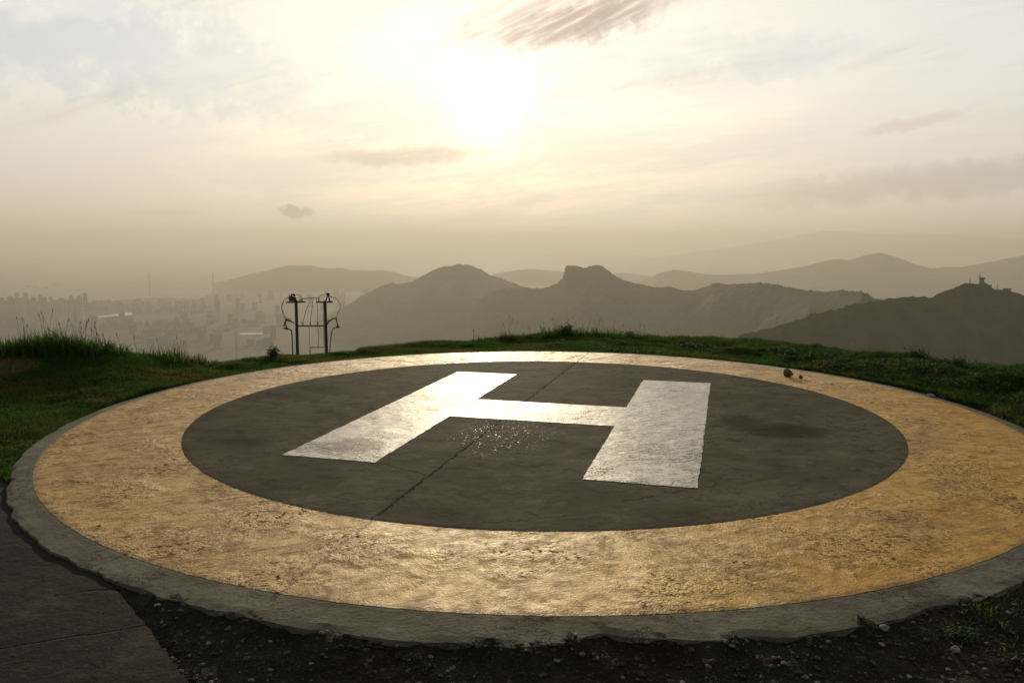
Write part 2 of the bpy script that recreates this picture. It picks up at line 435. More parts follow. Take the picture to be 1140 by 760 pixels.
def white_fn(g):
    P, x, y, J = concrete_common(g); h = relief(g, P, x, y, .6)
    a = g.noise(P, 1.5, 6, .6); b = g.noise(P, 8, 6, .7)
    st = g.noise(P, 5, 6, .75, 1.2, sc=(1, 5, 1, .35))
    col = g.mix(a.step(.35, .65), (.50, .48, .455), (.64, .62, .585))
    wear = st.step(.50, .60)*g.noise(P, 1.3, 3).step(.36, .56)
    col = g.mix(wear*.85, col, (.16, .145, .12))
    col = g.mix(g.noise(P, 22, 6, .75).step(.56, .66)*.6, col, (.24, .22, .19))
    col = g.mix(b.step(.60, .72)*.5, col, (.42, .38, .33))
    ln = g.noise(P, 6, 7, .7, .4, sc=(1, 3.5, 1, .3)); low_ = y.step(-.4, -2.0)*.5+.5
    lines = (ln-.5).abs().step(.030, .010)*g.noise(P, 1.6, 4).step(.40, .54)*low_
    pits = g.noise(P, 30, 5, .7, 0.0, sc=(1, 2.2, 1, .3)).step(.53, .60)*g.noise(P, 2.0, 4).step(.38, .54)*low_
    col = g.mix(lines*.9, col, (.07, .06, .05)); col = g.mix(pits*.85, col, (.10, .09, .075))
    q = gp(392, 497)[:2]-PC; q2 = gp(475, 460)[:2]-PC
    s = ((((x-q[0])/.42)**2 + ((y-q[1])/.35)**2) + (b-.5)*1.4).step(1.0, .1).max(((((x-q2[0])/.18)**2 + ((y-q2[1])/.35)**2) + (b-.5)).step(1.0, .2)*.7)
    col = g.mix(s*.75, col, (.22, .20, .18))
    col = g.mix(J*.8, col, (.10, .08, .06))
    return {'Base Color': col, 'Roughness': .50, 'Specular IOR Level': (1-lines.max(pits).max(wear*.9).max(s*.8))*.20, 'Normal': g.bump(h - J*.4, .8, .018)}
def slab_fn(g):
    P, x, y, J = concrete_common(g)
    a = g.noise(P, 1.6, 6, .6); b = g.noise(P, 12, 6, .7)
    col = g.mix(a.step(.35, .65), (.11, .104, .072), (.175, .166, .122))
    col = g.mix(b.step(.50, .70)*.7, col, (.06, .057, .04)); col = g.mix(g.noise(P, 3, 5).step(.60, .72)*.6, col, (.21, .20, .155))
    col = g.mix(g.noise(P, 2.4, 7, .7).step(.50, .62)*.6, col, (.065, .062, .042)); col = g.mix(g.noise(P, 9, 6, .75).step(.56, .64)*.6, col, (.04, .038, .026))
    lk = (g.noise(P, 1.8, 7, .7)-.5).abs().step(.012, .004)*g.noise(P, 1.3, 3).step(.46, .56); col = g.mix(lk*.9, col, (.02, .018, .012))
    col = g.mix(J*.9, col, (.02, .018, .014))
    return {'Base Color': col, 'Roughness': .9, 'Specular IOR Level': .2, 'Normal': g.bump(a+b*.6+g.noise(P, 70, 3)*.2 - J, .8, .02)}
def path_fn(g):
    P = g.pos(); a = g.noise(P, 1.3, 6, .6); b = g.noise(P, 10, 6, .7)
    x, y, z = g.xyz(P)
    col = g.mix(a.step(.35, .65), (.006, .0055, .003), (.016, .0145, .009))
    col = g.mix(b.step(.5, .7)*.7, col, (.020, .019, .012)); col = g.mix(g.noise(P, 50, 3).step(.6, .72)*.4, col, (.10, .09, .07))
    p = gp(0, 722, PZ); q = gp(140, 700, PZ); t = (q-p)[:2]; t = t/np.hypot(*t)
    d = ((x-p[0])*(-t[1])+(y-p[1])*t[0] + (g.noise(P, 4, 5, .7)-.5)*.10).abs().step(.012, .003)
    vc = g.vor(g.vec(x+(b-.5)*.25, y+(a-.5)*.3, 0), .9, 'DISTANCE_TO_EDGE').step(.016, .004)*g.noise(P, .9, 3).step(.48, .60)
    d = d.max(vc*.8); col = g.mix(d*.8, col, (.006, .005, .004)); col = g.mix(g.noise(P, 2.5, 6, .7).step(.54, .68)*.6, col, (.055, .05, .034))
    return {'Base Color': col, 'Roughness': .92, 'Specular IOR Level': .15, 'Normal': g.bump(a*.6+b*.6 - d, .8, .025)}
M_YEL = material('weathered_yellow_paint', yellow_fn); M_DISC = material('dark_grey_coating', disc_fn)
M_WHITE = material('worn_white_paint', white_fn); M_SLAB = material('bare_concrete', slab_fn); M_PATH = material('old_path_concrete', path_fn)

def grass_fn(g, c1=(.014, .050, .006), c2=(.044, .095, .010), c3=(.10, .09, .022)):
    at = g.n.new('ShaderNodeAttribute'); at.attribute_name = 'rnd'; r = V(g, at.outputs['Fac'])
    P = g.pos(); n = g.noise(P, .7, 4)
    col = g.mix(r, c1, c2); col = g.mix((n+r*.25).step(.60, .80), col, c3)
    return {'Base Color': col, 'Roughness': .7, 'Specular IOR Level': .15}
def leafy(name, fn, tr=.35):
    m = material(name, fn); t = m.node_tree; p = t.nodes['Principled BSDF']; out = [n for n in t.nodes if n.type == 'OUTPUT_MATERIAL'][0]
    tl = t.nodes.new('ShaderNodeBsdfTranslucent'); mx = t.nodes.new('ShaderNodeMixShader'); mx.inputs[0].default_value = tr
    src = p.inputs['Base Color'].links[0].from_socket
    hs = t.nodes.new('ShaderNodeHueSaturation'); hs.inputs['Value'].default_value = 1.6; t.links.new(src, hs.inputs['Color'])
    t.links.new(hs.outputs[0], tl.inputs[0]); t.links.new(p.outputs[0], mx.inputs[1]); t.links.new(tl.outputs[0], mx.inputs[2]); t.links.new(mx.outputs[0], out.inputs[0])
    return m
M_GRASS = leafy('grass_blades', grass_fn, .48)
M_LEAF = leafy('small_leaves', lambda g: grass_fn(g, (.005, .034, .006), (.012, .066, .010), (.03, .06, .012)))
M_STEM = plain('stem', (.05, .05, .02))

# ------------------------------------------------------------------ ground sheet
ra = np.concatenate([np.linspace(-math.pi, -.80, 50, endpoint=False), np.linspace(-.80, .80, 420), np.linspace(.80, math.pi, 50, endpoint=False)[1:]])
rr = np.concatenate([[.05], np.linspace(.6, 20, 300), np.geomspace(20.5, 2500, 90), [3200]])
A, R = np.meshgrid(ra, rr); X = R*np.sin(A); Y = R*np.cos(A)
Z = terrain(X, Y); Z[-1] = -575
tag(npmesh('ground', np.stack([X, Y, Z], -1).reshape(-1, 3), grid_faces(len(rr), len(ra), True), M_GROUND, smooth=True), 'dark soil of the grassy hilltop falling away into the valley', 'ground', kind='structure')

# sea and low land far below
SEA = -560.0
def water_fn(g):
    P = g.pos(); a = g.noise(P, .012, 4, .6); b = g.noise(P, .0012, 3)
    return {'Base Color': (.17, .165, .14), 'Roughness': .80, 'Specular IOR Level': .5, 'Normal': g.bump(a+b, .35, 18)}
M_WATER = material('sea_water', water_fn)
th = np.linspace(0, 2*math.pi, 97)[:-1]; rs = np.array([0, 3000, 6000, 12000, 24000, 39000])
A, R = np.meshgrid(th, rs)
tag(npmesh('sea', np.stack([R*np.sin(A), R*np.cos(A), 0*R+SEA], -1).reshape(-1, 3), grid_faces(len(rs), 96, True), M_WATER), kind='structure')
M_CALM = material('calm_water', lambda g: {'Base Color': (.06, .075, .08), 'Roughness': .04, 'Specular IOR Level': .5, 'Normal': g.bump(g.noise(g.pos(), .05, 2), .05, 1)})
def land_fn(g):
    P = g.pos(); a = g.vor(P, .009, out=1); b = g.noise(P, .004, 5, .6)
    n = g.n.new('ShaderNodeSeparateColor'); g.l.new(a.s, n.inputs[0]); v = V(g, n.outputs[0])
    col = g.mix(v, (.02, .02, .018), (.045, .043, .038)); col = g.mix(b.step(.48, .6), col, (.035, .045, .02))
    return {'Base Color': col, 'Roughness': .95, 'Specular IOR Level': .1}
M_LAND = material('city_streets', land_fn)
coast = [(-1500, 340), (-600, 342), (-200, 345), (-30, 344), (8, 341), (20, 339), (60, 337.5), (100, 336), (135, 334), (160, 332), (185, 331), (200, 331.5), (218, 334), (228, 330), (240, 324), (262, 321), (300, 319), (600, 314), (900, 310), (1400, 310)]
inner_ = [gp(px, 470, SEA+2) for px, _ in coast]; outer_ = [gp(px, py, SEA+2) for px, py in coast]
Cin = np.array(curve([p*np.array([1, 1, 1]) for p in inner_], 6)); Cout = np.array(curve(outer_, 6)); Cout[:, 2] = SEA+2; Cin[:, 2] = SEA+2
wob = (fbm(np.arange(len(Cout))*.9, np.zeros(len(Cout))+4, 3)-.5)*.03
Cout[:, :2] *= (1+wob)[:, None]
rows = [Cin+(Cout-Cin)*t for t in (0, .25, .5, .75, 1)]; low = Cout.copy(); low[:, 2] = SEA-6; rows.append(low)
tag(npmesh('low_land', np.concatenate(rows), grid_faces(6, len(Cout)), M_LAND), kind='structure')
# water basins that shine among the city blocks
def basin(poly):
    P = np.array([gp(px, py, SEA+3.2) for px, py in poly]); n = len(P); B = P.copy(); B[:, 2] -= 2.2
    f = [np.array([list(range(n))]), np.array([[i, (i+1) % n, (i+1) % n+n, i+n] for i in range(n)])]
    tag(npmesh('harbour_water', np.concatenate([P, B]), f, M_CALM), kind='structure')
basin([(88, 353.6), (118, 351.2), (140, 347.6), (149, 347.8), (148, 350.2), (118, 352.6), (100, 354.2)])
basin([(48.4, 349), (50.6, 349), (50.8, 358), (48.6, 358)])
basin([(56, 349.6), (64, 349.8), (64, 356.5), (56.4, 356.8)])
basin([(91, 352), (93.6, 352), (93.6, 355.5), (91, 355.5)])
basin([(76, 350.5), (80, 350.5), (80, 353), (76, 353)])
basin([(262, 371), (299, 370), (299, 371.6), (262, 372.4)])
basin([(400, 366.5), (432, 368), (432, 368.8), (400, 367.4)])

# ------------------------------------------------------------------ hills
def hill(name, prof, Dist, depth, mat, step, rough=.12, tree=0.0, dd=None, seed=0, label=None, back=1.0, pw=1.0):
    """prof: crest seen in the photo; a mass with slopes both ways down to the sea-level land"""
    xs = np.array([p[0] for p in prof], float); ys = np.array([p[1] for p in prof], float)
    L = (xs[-1]-xs[0])/FPX*Dist; nu = max(30, int(L/step))
    px = np.linspace(xs[0], xs[-1], nu); py = np.interp(px, xs, ys) + (fbm(px/9+seed*7, px*0+seed, 4)-.5)*2.2*min(1.0, 4000/Dist+.35)
    dist = np.full(nu, float(Dist)) if dd is None else np.interp(px, [q[0] for q in dd], [q[1] for q in dd])
    crest = np.array([pt(a, b, c) for a, b, c in zip(px, py, dist)])
    nv = max(24, int(depth*2/step/1.3)); t = np.linspace(-1, 1, nv)
    T = np.sign(t)*abs(t)**1.25
    T[np.argmin(abs(T))] = 0.0
    XX = crest[:, 0][:, None] + 0*T; hd = crest[:, :2]/np.linalg.norm(crest[:, :2], axis=1)[:, None]
    off = np.where(T < 0, T*depth, T*depth*back)
    XX = crest[:, 0][:, None] + hd[:, 0][:, None]*off[None, :]; YY = crest[:, 1][:, None] + hd[:, 1][:, None]*off[None, :]
    drop = (crest[:, 2]-(SEA-8))[:, None]
    a = abs(T)[None, :]
    prof_ = (1-a)**pw*(1-.25*a)
    sc_ = depth*.35
    n = fbm(XX/sc_+seed*9.1, YY/sc_+seed*3.7, 6, True)
    n2 = fbm(XX/(sc_*.25)+3, YY/(sc_*.25)+seed, 5)-.5
    env = np.clip(a*5, 0, 1)*np.clip((1-a)*4, 0, 1)
    ZZ = (SEA-8)+drop*(prof_ + env*((n-.62)*rough*2.4 + n2*rough*.5))
    ZZ = np.minimum(ZZ, crest[:, 2][:, None] - a*drop*.12)
    if tree: ZZ = ZZ + (vnoise(XX/(tree*1.3), YY/(tree*1.3)+seed)**2)*tree*np.clip((1-a)*6, 0, 1) - tree*.45
    V_ = np.stack([XX, YY, ZZ], -1).reshape(-1, 3)
    o = npmesh(name, V_, grid_faces(nu, nv), mat, smooth=True)
    return tag(o, kind='structure')
# far massif, right
hill('hills', [(560, 303), (640, 298), (700, 292), (760, 283), (840, 271), (880, 264), (915, 257), (960, 259), (1000, 262), (1060, 261), (1140, 266), (1260, 262), (1500, 285), (1800, 300)], 28000, 3500, M_HILL, 150, seed=1)
# middle conical hill, right
hill('hills', [(700, 318), (735, 304), (752, 300), (775, 304), (800, 306), (840, 305), (887, 298), (908, 293), (929.5, 288.4), (945, 289), (961, 285), (979.5, 280.8), (995, 285), (1019, 294.5), (1037, 298.4), (1070, 297), (1105, 291), (1140, 284), (1220, 280), (1400, 300)], 9500, 1700, M_HILL, 45, seed=2)
# hills behind the twin peaks
hill('hills', [(500, 315), (560, 303), (590, 299), (620, 301), (660, 306), (700, 304), (735, 309), (790, 318), (850, 330)], 12000, 1500, M_HILL, 60, seed=3)
# far left hill over the strait
hill('hills', [(180, 330), (215, 324), (250, 313), (280, 305), (302, 300), (317, 295.5), (331, 296), (346, 295), (361, 299), (378, 298), (390.6, 300.4), (410, 301.6), (427.4, 300.4), (452, 306.5), (520, 315), (600, 325)], 10500, 1500, M_HILL, 50, seed=4)
# rounded peak
hill('hills', [(340, 366), (365, 352), (380, 343), (396, 334), (412.7, 324), (425, 318), (437, 314.5), (447, 315.5), (457, 314.5), (469, 307.7), (481.5, 300.4), (496, 296), (511, 293.7), (521, 294.7), (535.5, 299), (545, 306), (560, 310), (580, 318), (620, 330), (680, 345)], 5400, 1150, M_HILL, 17, seed=5, tree=9, rough=.15)
# twin-headed rock
hill('hills', [(520, 345), (545, 326), (565, 319.5), (602, 320.5), (612, 318.5), (621, 315), (626, 309), (628.3, 303.7), (628.9, 296), (632, 295), (640, 295.6), (646, 296.6), (650, 298.2), (654, 297.6), (657, 295.8), (664, 294.8), (670.5, 295.4), (676, 299.5), (683, 306), (692, 310.8), (700, 314), (711, 316.3), (722, 318), (736.5, 320), (746, 318.3), (755, 321), (762, 322.8), (773, 322.8), (783, 319), (795, 314.4), (803, 315), (809.5, 316.3), (820.7, 315.5), (837.5, 314.4), (863.7, 316.3), (884.7, 320.8), (908, 324.2), (922, 323.6), (937.4, 322.6), (958.4, 323.4), (975, 331), (1000, 338), (1060, 345), (1150, 350), (1250, 352)],
     4000, 1250, M_HILLN, 9, seed=6, tree=6, rough=.11, dd=[(520, 4300), (650, 4000), (800, 3100), (960, 2000), (1250, 1900)])
# nearer ridge with the tower
hill('hills', [(780, 392), (830, 372), (870, 360), (905, 349.5), (940, 341), (962, 335.5), (982, 333), (1005.8, 329.5), (1024, 331.3), (1037, 330.8), (1046, 327), (1055.8, 322), (1064, 318.5), (1071.6, 315.5), (1082, 314.5), (1092.6, 314.7), (1100, 317), (1105.8, 319.5), (1114, 321.5), (1124, 322), (1132, 325), (1140, 327.4), (1180, 330), (1260, 326), (1400, 340), (1600, 360)],
     1300, 650, M_HILLN, 3.6, seed=8, tree=5, rough=.17)

# ------------------------------------------------------------------ haze (real air, even density)
HX = 40000
bm = bmesh.new(); add_box(bm, (0, 0, (430-577)/2.0), (2*HX, 2*HX, 430+577))
mh = bpy.data.materials.new('haze_air'); mh.use_nodes = True; nt = mh.node_tree
nt.nodes.remove(nt.nodes['Principled BSDF']); pv = nt.nodes.new('ShaderNodeVolumePrincipled')
pv.inputs['Color'].default_value = (.635, .615, .565, 1); pv.inputs['Density'].default_value = HAZE_DENSITY; pv.inputs['Anisotropy'].default_value = .35
nt.links.new(pv.outputs[0], [n for n in nt.nodes if n.type == 'OUTPUT_MATERIAL'][0].inputs['Volume'])
tag(bmobj('haze', bm, mh), 'warm grey haze lying over the hills and city', 'haze', kind='stuff')

# ------------------------------------------------------------------ helipad
pad = tag(empty('helipad', (PC[0], PC[1], 0)), 'round concrete helipad with yellow ring, dark centre and big white H', 'helipad')
NS = 1080; TH = np.linspace(0, 2*math.pi, NS+1)[:-1]
def rings(lst):
    out = []
    for r, z in lst:
        r = r(TH) if callable(r) else np.full(NS, r); z = z(TH) if callable(z) else np.full(NS, z)
        out.append(np.stack([r*np.cos(TH), r*np.sin(TH), z], -1))
    return np.concatenate(out)
chip = lambda s, a: (lambda th: (fbm(s+24*np.cos(th), s+24*np.sin(th), 3)-.5)*a)
EXT = lambda t: .012+.05*np.clip(-np.sin(t)-.55, 0, .4)
L = [(.01, 0), (1.5, 0), (3, 0), (R_OUT-.05, 0), (R_OUT+.02, -.001), (R_OUT+.05, lambda t: -.004+chip(4, .006)(t)),
     (lambda t: rim_r(t)-.02, lambda t: -.010+chip(9, .010)(t)), (lambda t: rim_r(t)+EXT(t), lambda t: -.014-EXT(t)*.10+chip(14, .008)(t)),
     (lambda t: rim_r(t)+EXT(t)+.012, -.075), (lambda t: rim_r(t)+EXT(t)+.02, -.22)]
npmesh('slab', rings(L), grid_faces(len(L), NS, True), M_SLAB, pad)
n = 1440; t2 = np.linspace(0, 2*math.pi, n+1)[:-1]
wv = lambda a, s: a + (fbm(s+90*np.cos(t2), s+90*np.sin(t2), 3)-.5)*.014
def annulus(name, r0, r1, z, mat):
    rows = [np.stack([r*np.cos(t2), r*np.sin(t2), np.full(n, z)], -1) for r in (r0, (r0+r1)/2, r1-.03)]
    lowr = np.stack([r1*np.cos(t2), r1*np.sin(t2), np.full(n, z-.0032)], -1)
    return npmesh(name, np.concatenate(rows+[lowr]), grid_faces(4, n, True), mat, pad)
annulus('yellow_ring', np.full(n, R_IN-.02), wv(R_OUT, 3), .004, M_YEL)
rin = wv(R_IN, 8)
annulus('dark_disc', np.full(n, .002), rin, .008, M_DISC)
hw, hh, bw, cb, ct = [v*1.8 for v in (.9608, 1.2576, .4797, -.2548, .2598)]
c_, s_ = math.cos(HA), math.sin(HA)
def hl(u, v): return (HC[0]+c_*u-s_*v, HC[1]+s_*u+c_*v)
bm = bmesh.new()
us = [-hw, -hw+bw, hw-bw, hw]; vs_ = [-hh, cb, ct, hh]; gv = {}
def hv(i, j):
    if (i, j) not in gv: gv[i, j] = bm.verts.new((*hl(us[i], vs_[j]), .012))
    return gv[i, j]
for i, j in ((0, 0), (0, 1), (0, 2), (1, 1), (2, 0), (2, 1), (2, 2)):
    bm.faces.new((hv(i, j), hv(i+1, j), hv(i+1, j+1), hv(i, j+1)))
bmesh.ops.subdivide_edges(bm, edges=bm.edges[:], cuts=24, use_grid_fill=True)
for v in bm.verts:
    if v.is_boundary: v.co.x += random.uniform(-.006, .006); v.co.y += random.uniform(-.006, .006)
e = bmesh.ops.extrude_edge_only(bm, edges=[e for e in bm.edges if e.is_boundary])
for v in e['geom']:
    if isinstance(v, bmesh.types.BMVert): v.co.z -= .0035
bmobj('letter_h', bm, M_WHITE, pad)

# ------------------------------------------------------------------ path, lower left
pp = [np.array([-9.5, pe[1][1]+.12]), np.array([pe[1][0]-.25, pe[1][1]+.10])] + pe[1:] + [np.array([pe[-1][0]-.2, -9.]), np.array([-9.5, -9.])]
edge = []
for i in range(1, len(pp)-2):
    a, b = pp[i], pp[i+1]; m = max(2, int(np.hypot(*(b-a))/.05)) if i < len(pp)-3 else 2
    edge += [a+(b-a)*k/m for k in range(m)]
edge = [pp[0]]+edge+pp[-2:]
edge = np.array(edge); edge[2:-3] += (RNG.random((len(edge)-5, 2))-.5)*.012
bm = bmesh.new(); top = [bm.verts.new((*p, PZ)) for p in edge]; bot = [bm.verts.new((*p, PZ-.12)) for p in edge]
bm.faces.new(top)
for i in range(len(top)):
    j = (i+1) % len(top); bm.faces.new((top[j], top[i], bot[i], bot[j]))
tag(bmobj('path', bm, M_PATH), 'dark concrete path beside the helipad', 'path', kind='structure')
from math import hypot
EDGE = edge
def on_path(x, y):
    ys = np.array([p[1] for p in pe]); xs = np.array([p[0] for p in pe]); o = np.argsort(ys)
    return (x < np.interp(y, ys[o], xs[o])+.01) & (y < pe[1][1]+.1)

# ------------------------------------------------------------------ grass
def blades(P, h, w, lean, rnd):
    """tapered bent blades: P (n,3) roots"""
    n = len(P); a = RNG.random(n)*2*math.pi; b = RNG.random(n)*2*math.pi
    sx = np.stack([np.cos(a), np.sin(a), 0*a], -1); dr = np.stack([np.cos(b), np.sin(b), 0*b], -1)
    up = np.array([0, 0, 1.0])
    h = h[:, None]; w = w[:, None]; lean = lean[:, None]
    m = P + up*h*.55 + dr*lean*h*.25; t = P + up*h*(1-.25*lean) + dr*lean*h*.85
    v = np.stack([P-sx*w, P+sx*w, m+sx*w*.7, m-sx*w*.7, t], 1).reshape(-1, 3)
    i = (np.arange(n)*5)[:, None]
    return v, [i+np.array([[0, 1, 2, 3]]), i+np.array([[3, 2, 4]])], np.repeat(rnd, 5)
N = 2600000
a = RNG.uniform(-.82, .82, N); r = np.sqrt(RNG.uniform(4.0**2, 19.0**2, N)); x = r*np.sin(a); y = r*np.cos(a)
rp = np.hypot(x-PC[0], y-PC[1]); thp = np.arctan2(y-PC[1], x-PC[0])
Dc = np.interp(a, ca, cD)
edgejit = fbm(x*3, y*3, 3)*.22
keep = (rp > rim_r(thp)+edgejit*.6-.03) & (~on_path(x, y)) & (r < Dc+2.0)
bare = fbm(x*.9+11, y*.9+3, 4)
keep &= (bare < .76) | (RNG.random(N) < .3)
keep &= RNG.random(N) < np.clip((y-3.0)/2.5, 0, 1)
# bare brown spots
bx = gp(-4, 426, 0)
keep &= ~((np.hypot((x-bx[0])/.55, (y-bx[1])/.6) < 1) & (RNG.random(N) < .85))
keep &= RNG.random(N) < .9
keep &= (y > 4.9) | ((x > 1.9) & (RNG.random(N) < .5))
x, y, r, a, rp = x[keep], y[keep], r[keep], a[keep], rp[keep]
z = terrain(x, y)
tall = fbm(x*1.6+5, y*1.6+9, 3)
h = .022 + .05*np.clip(tall-.35, 0, 1)/.4*RNG.random(len(x)) + .02*RNG.random(len(x))
crestk = np.clip(1-abs(r-np.interp(a, ca, cD))/1.2, 0, 1)
h = h*(1+crestk*.7*(tall > .45))
v, f, at = blades(np.stack([x, y, z-.004], -1), h, np.full(len(x), .0032)+RNG.random(len(x))*.002, RNG.uniform(.3, 1.2, len(x)), RNG.random(len(x)))
tag(npmesh('grass', v, f, M_GRASS, attr=at), 'short dark green grass on the hilltop round the helipad', 'grass', kind='stuff')
print('blades', len(x))

def leaves(P, s, rnd, tilt=.6):
    n = len(P); a = RNG.random(n)*2*math.pi; d = np.stack([np.cos(a), np.sin(a), RNG.uniform(-tilt, tilt, n)], -1)
    q = np.stack([-np.sin(a), np.cos(a), RNG.uniform(-tilt, tilt, n)], -1); s = s[:, None]
    up = np.stack([0*a, 0*a, 0*a+1], -1)
    v = np.stack([P, P+d*s*.5+q*s*.36, P+d*s+up*s*.05, P+d*s*.5-q*s*.36], 1).reshape(-1, 3)
    i = (np.arange(n)*4)[:, None]
    return v, i+np.array([[0, 1, 2, 3]]), np.repeat(rnd, 4)
# broad leaved ground cover, mostly on the right
N = 230000
a = RNG.uniform(.05, .78, N); r = np.sqrt(RNG.uniform(4.5**2, 16.0**2, N)); x = r*np.sin(a); y = r*np.cos(a)
rp = np.hypot(x-PC[0], y-PC[1]); thp = np.arctan2(y-PC[1], x-PC[0]); Dc = np.interp(a, ca, cD)
dens = fbm(x*1.1+50, y*1.1+20, 4)
keep = (rp > rim_r(thp)+.05+fbm(x*3, y*3, 3)*.2) & (r < Dc+1.5) & (dens + np.clip((a-.3)*.5, -.15, .12) > .46) & (y > 4.2)
x, y, r = x[keep], y[keep], r[keep]; dens = dens[keep]
lump = fbm(x*4.5, y*4.5, 3)
z = terrain(x, y) + RNG.random(len(x))*(.02+.13*np.clip(lump-.3, 0, 1))
v, f, at = leaves(np.stack([x, y, z], -1), RNG.uniform(.015, .04, len(x)), RNG.random(len(x)))
tag(npmesh('ground_cover', v, f, M_LEAF, attr=at), 'dark leafy ground cover beside the right of the helipad', 'ground cover', kind='stuff')

# foreground weeds, sparse
N = 26000
x = RNG.uniform(-1.6, 3.6, N); y = RNG.uniform(2.3, 5.2, N)
rp = np.hypot(x-PC[0], y-PC[1]); thp = np.arctan2(y-PC[1], x-PC[0]); dn = fbm(x*2.2+3, y*2.2+8, 4)
keep = (rp > rim_r(thp)-.01) & ~on_path(x, y) & ((dn > .50) | ((rp < rim_r(thp)+.06) & (dn > .40))) & (RNG.random(N) < .55) & (x > -.2) & ((x > 1.2) | (RNG.random(N) < .25))
x, y = x[keep], y[keep]; z = terrain(x, y)
v, f, at = blades(np.stack([x, y, z-.003], -1), .006+.014*RNG.random(len(x)), np.full(len(x), .0014), RNG.uniform(.4, 1.4, len(x)), RNG.random(len(x)))
tag(npmesh('weeds', v, f, M_GRASS, attr=at), 'tiny sparse weeds in the dark soil in front of the helipad', 'weeds', kind='stuff')

# gravel
def gravel_fn(g):
    at = g.n.new('ShaderNodeAttribute'); at.attribute_name = 'rnd'; r = V(g, at.outputs['Fac'])
    col = g.mix(r.step(0, .7), (.022, .017, .011), (.06, .046, .034)); col = g.mix(r.step(.88, 1.0), col, (.22, .20, .17))
    return {'Base Color': col, 'Roughness': .85, 'Specular IOR Level': .3}
M_GRAVEL = material('gravel_stone', gravel_fn)
bm = bmesh.new(); bmesh.ops.create_icosphere(bm, subdivisions=1, radius=1); IV = np.array([v.co[:] for v in bm.verts]); IF = np.array([[v.index for v in f.verts] for f in bm.faces]); bm.free()
N = 26000
x = RNG.uniform(-2.2, 4.2, N); y = RNG.uniform(2.2, 5.6, N); rp = np.hypot(x-PC[0], y-PC[1]); thp = np.arctan2(y-PC[1], x-PC[0])
keep = (rp > rim_r(thp)+.0) & ~on_path(x, y) & ((fbm(x*2.6+30, y*2.6, 3) > .40) | (RNG.random(N) < .3))
x, y = x[keep], y[keep]; z = terrain(x, y); n = len(x); s = .0022+.015*RNG.random(n)**4
sc3 = s[:, None]*RNG.uniform(.6, 1.3, (n, 3))*np.array([1.15, 1.15, .6])
Vv = IV[None]*sc3[:, None, :]*RNG.uniform(.6, 1.3, (n, 12, 1)) + np.stack([x, y, z+s*.15], -1)[:, None, :]
npf = (IF[None]+(np.arange(n)*12)[:, None, None]).reshape(-1, 3)
tag(npmesh('gravel', Vv.reshape(-1, 3), npf, M_GRAVEL, attr=np.repeat(RNG.random(n), 12)), 'loose gravel scattered over the dark soil in the foreground', 'gravel', kind='stuff')

# ------------------------------------------------------------------ stones
M_ROCK = material('brown_stone', lambda g: {'Base Color': g.mix(g.noise(g.coord('Object'), 22, 5).step(.35, .65), (.07, .045, .022), (.16, .11, .06)), 'Roughness': .9, 'Normal': g.bump(g.noise(g.coord('Object'), 40, 4), .8, .02)})
M_ROCKG = material('grey_stone', lambda g: {'Base Color': g.mix(g.noise(g.coord('Object'), 22, 5).step(.35, .65), (.15, .14, .12), (.32, .30, .27)), 'Roughness': .9, 'Normal': g.bump(g.noise(g.coord('Object'), 40, 4), .8, .02)})
def stone(px, py, z0, s, sh, mat, label, seed, name='stone', cat='stone'):
    p = gp(px, py, z0); z0 = float(terrain(p[0], p[1]))-.002 if z0 < -.03 else z0; bm = bmesh.new(); bmesh.ops.create_icosphere(bm, subdivisions=3, radius=1)
    rg = random.Random(seed); cuts = [(Vector((rg.uniform(-1, 1), rg.uniform(-1, 1), rg.uniform(-.6, 1))).normalized(), rg.uniform(.55, .85)) for _ in range(9)]
    for v in bm.verts:
        for nn, dd in cuts:
            k = v.co.dot(nn)
            if k > dd: v.co -= nn*(k-dd)*.92
        v.co.x *= s*sh[0]; v.co.y *= s*sh[1]; v.co.z *= s*sh[2]
    lo = min(v.co.z for v in bm.verts)
    for v in bm.verts: v.co.z = max(v.co.z-lo-s*.08, -.002)
    o = bmobj(name, bm, mat); o.location = (p[0], p[1], z0+.001)
    return tag(o, label, cat)
stone(877, 419, .005, .072, (1.1, .9, .80), M_ROCK, 'larger brown stone lying on the far yellow ring at the right', 3)
stone(891.5, 421.5, .005, .030, (1.0, .9, .95), M_ROCK, 'small brown stone just right of the larger brown stone on the yellow ring', 5)
stone(1035, 442.5, -.02, .055, (1.4, .9, .45), M_ROCKG, 'flat grey stone at the grass edge on the far right rim of the helipad', 8)
stone(110, 586, .006, .012, (1.4, 1.0, .6), M_ROCK, 'tiny dark pebble on the left side of the yellow ring', 11, 'pebble', 'pebble')
stone(957, 700, -.06, .020, (1.2, 1, .8), M_ROCKG, 'pale pebble at the foot of the weed in the front right soil', 14, 'pebble', 'pebble')
stone(985, 707, -.06, .022, (1.3, 1, .7), M_ROCKG, 'pale pebble right of the weed in the front right soil', 15, 'pebble', 'pebble')
stone(1063, 723, -.06, .020, (1.1, 1, .8), M_ROCKG, 'pale pebble in the soil at the bottom right, right of the dark weed patch', 16, 'pebble', 'pebble')

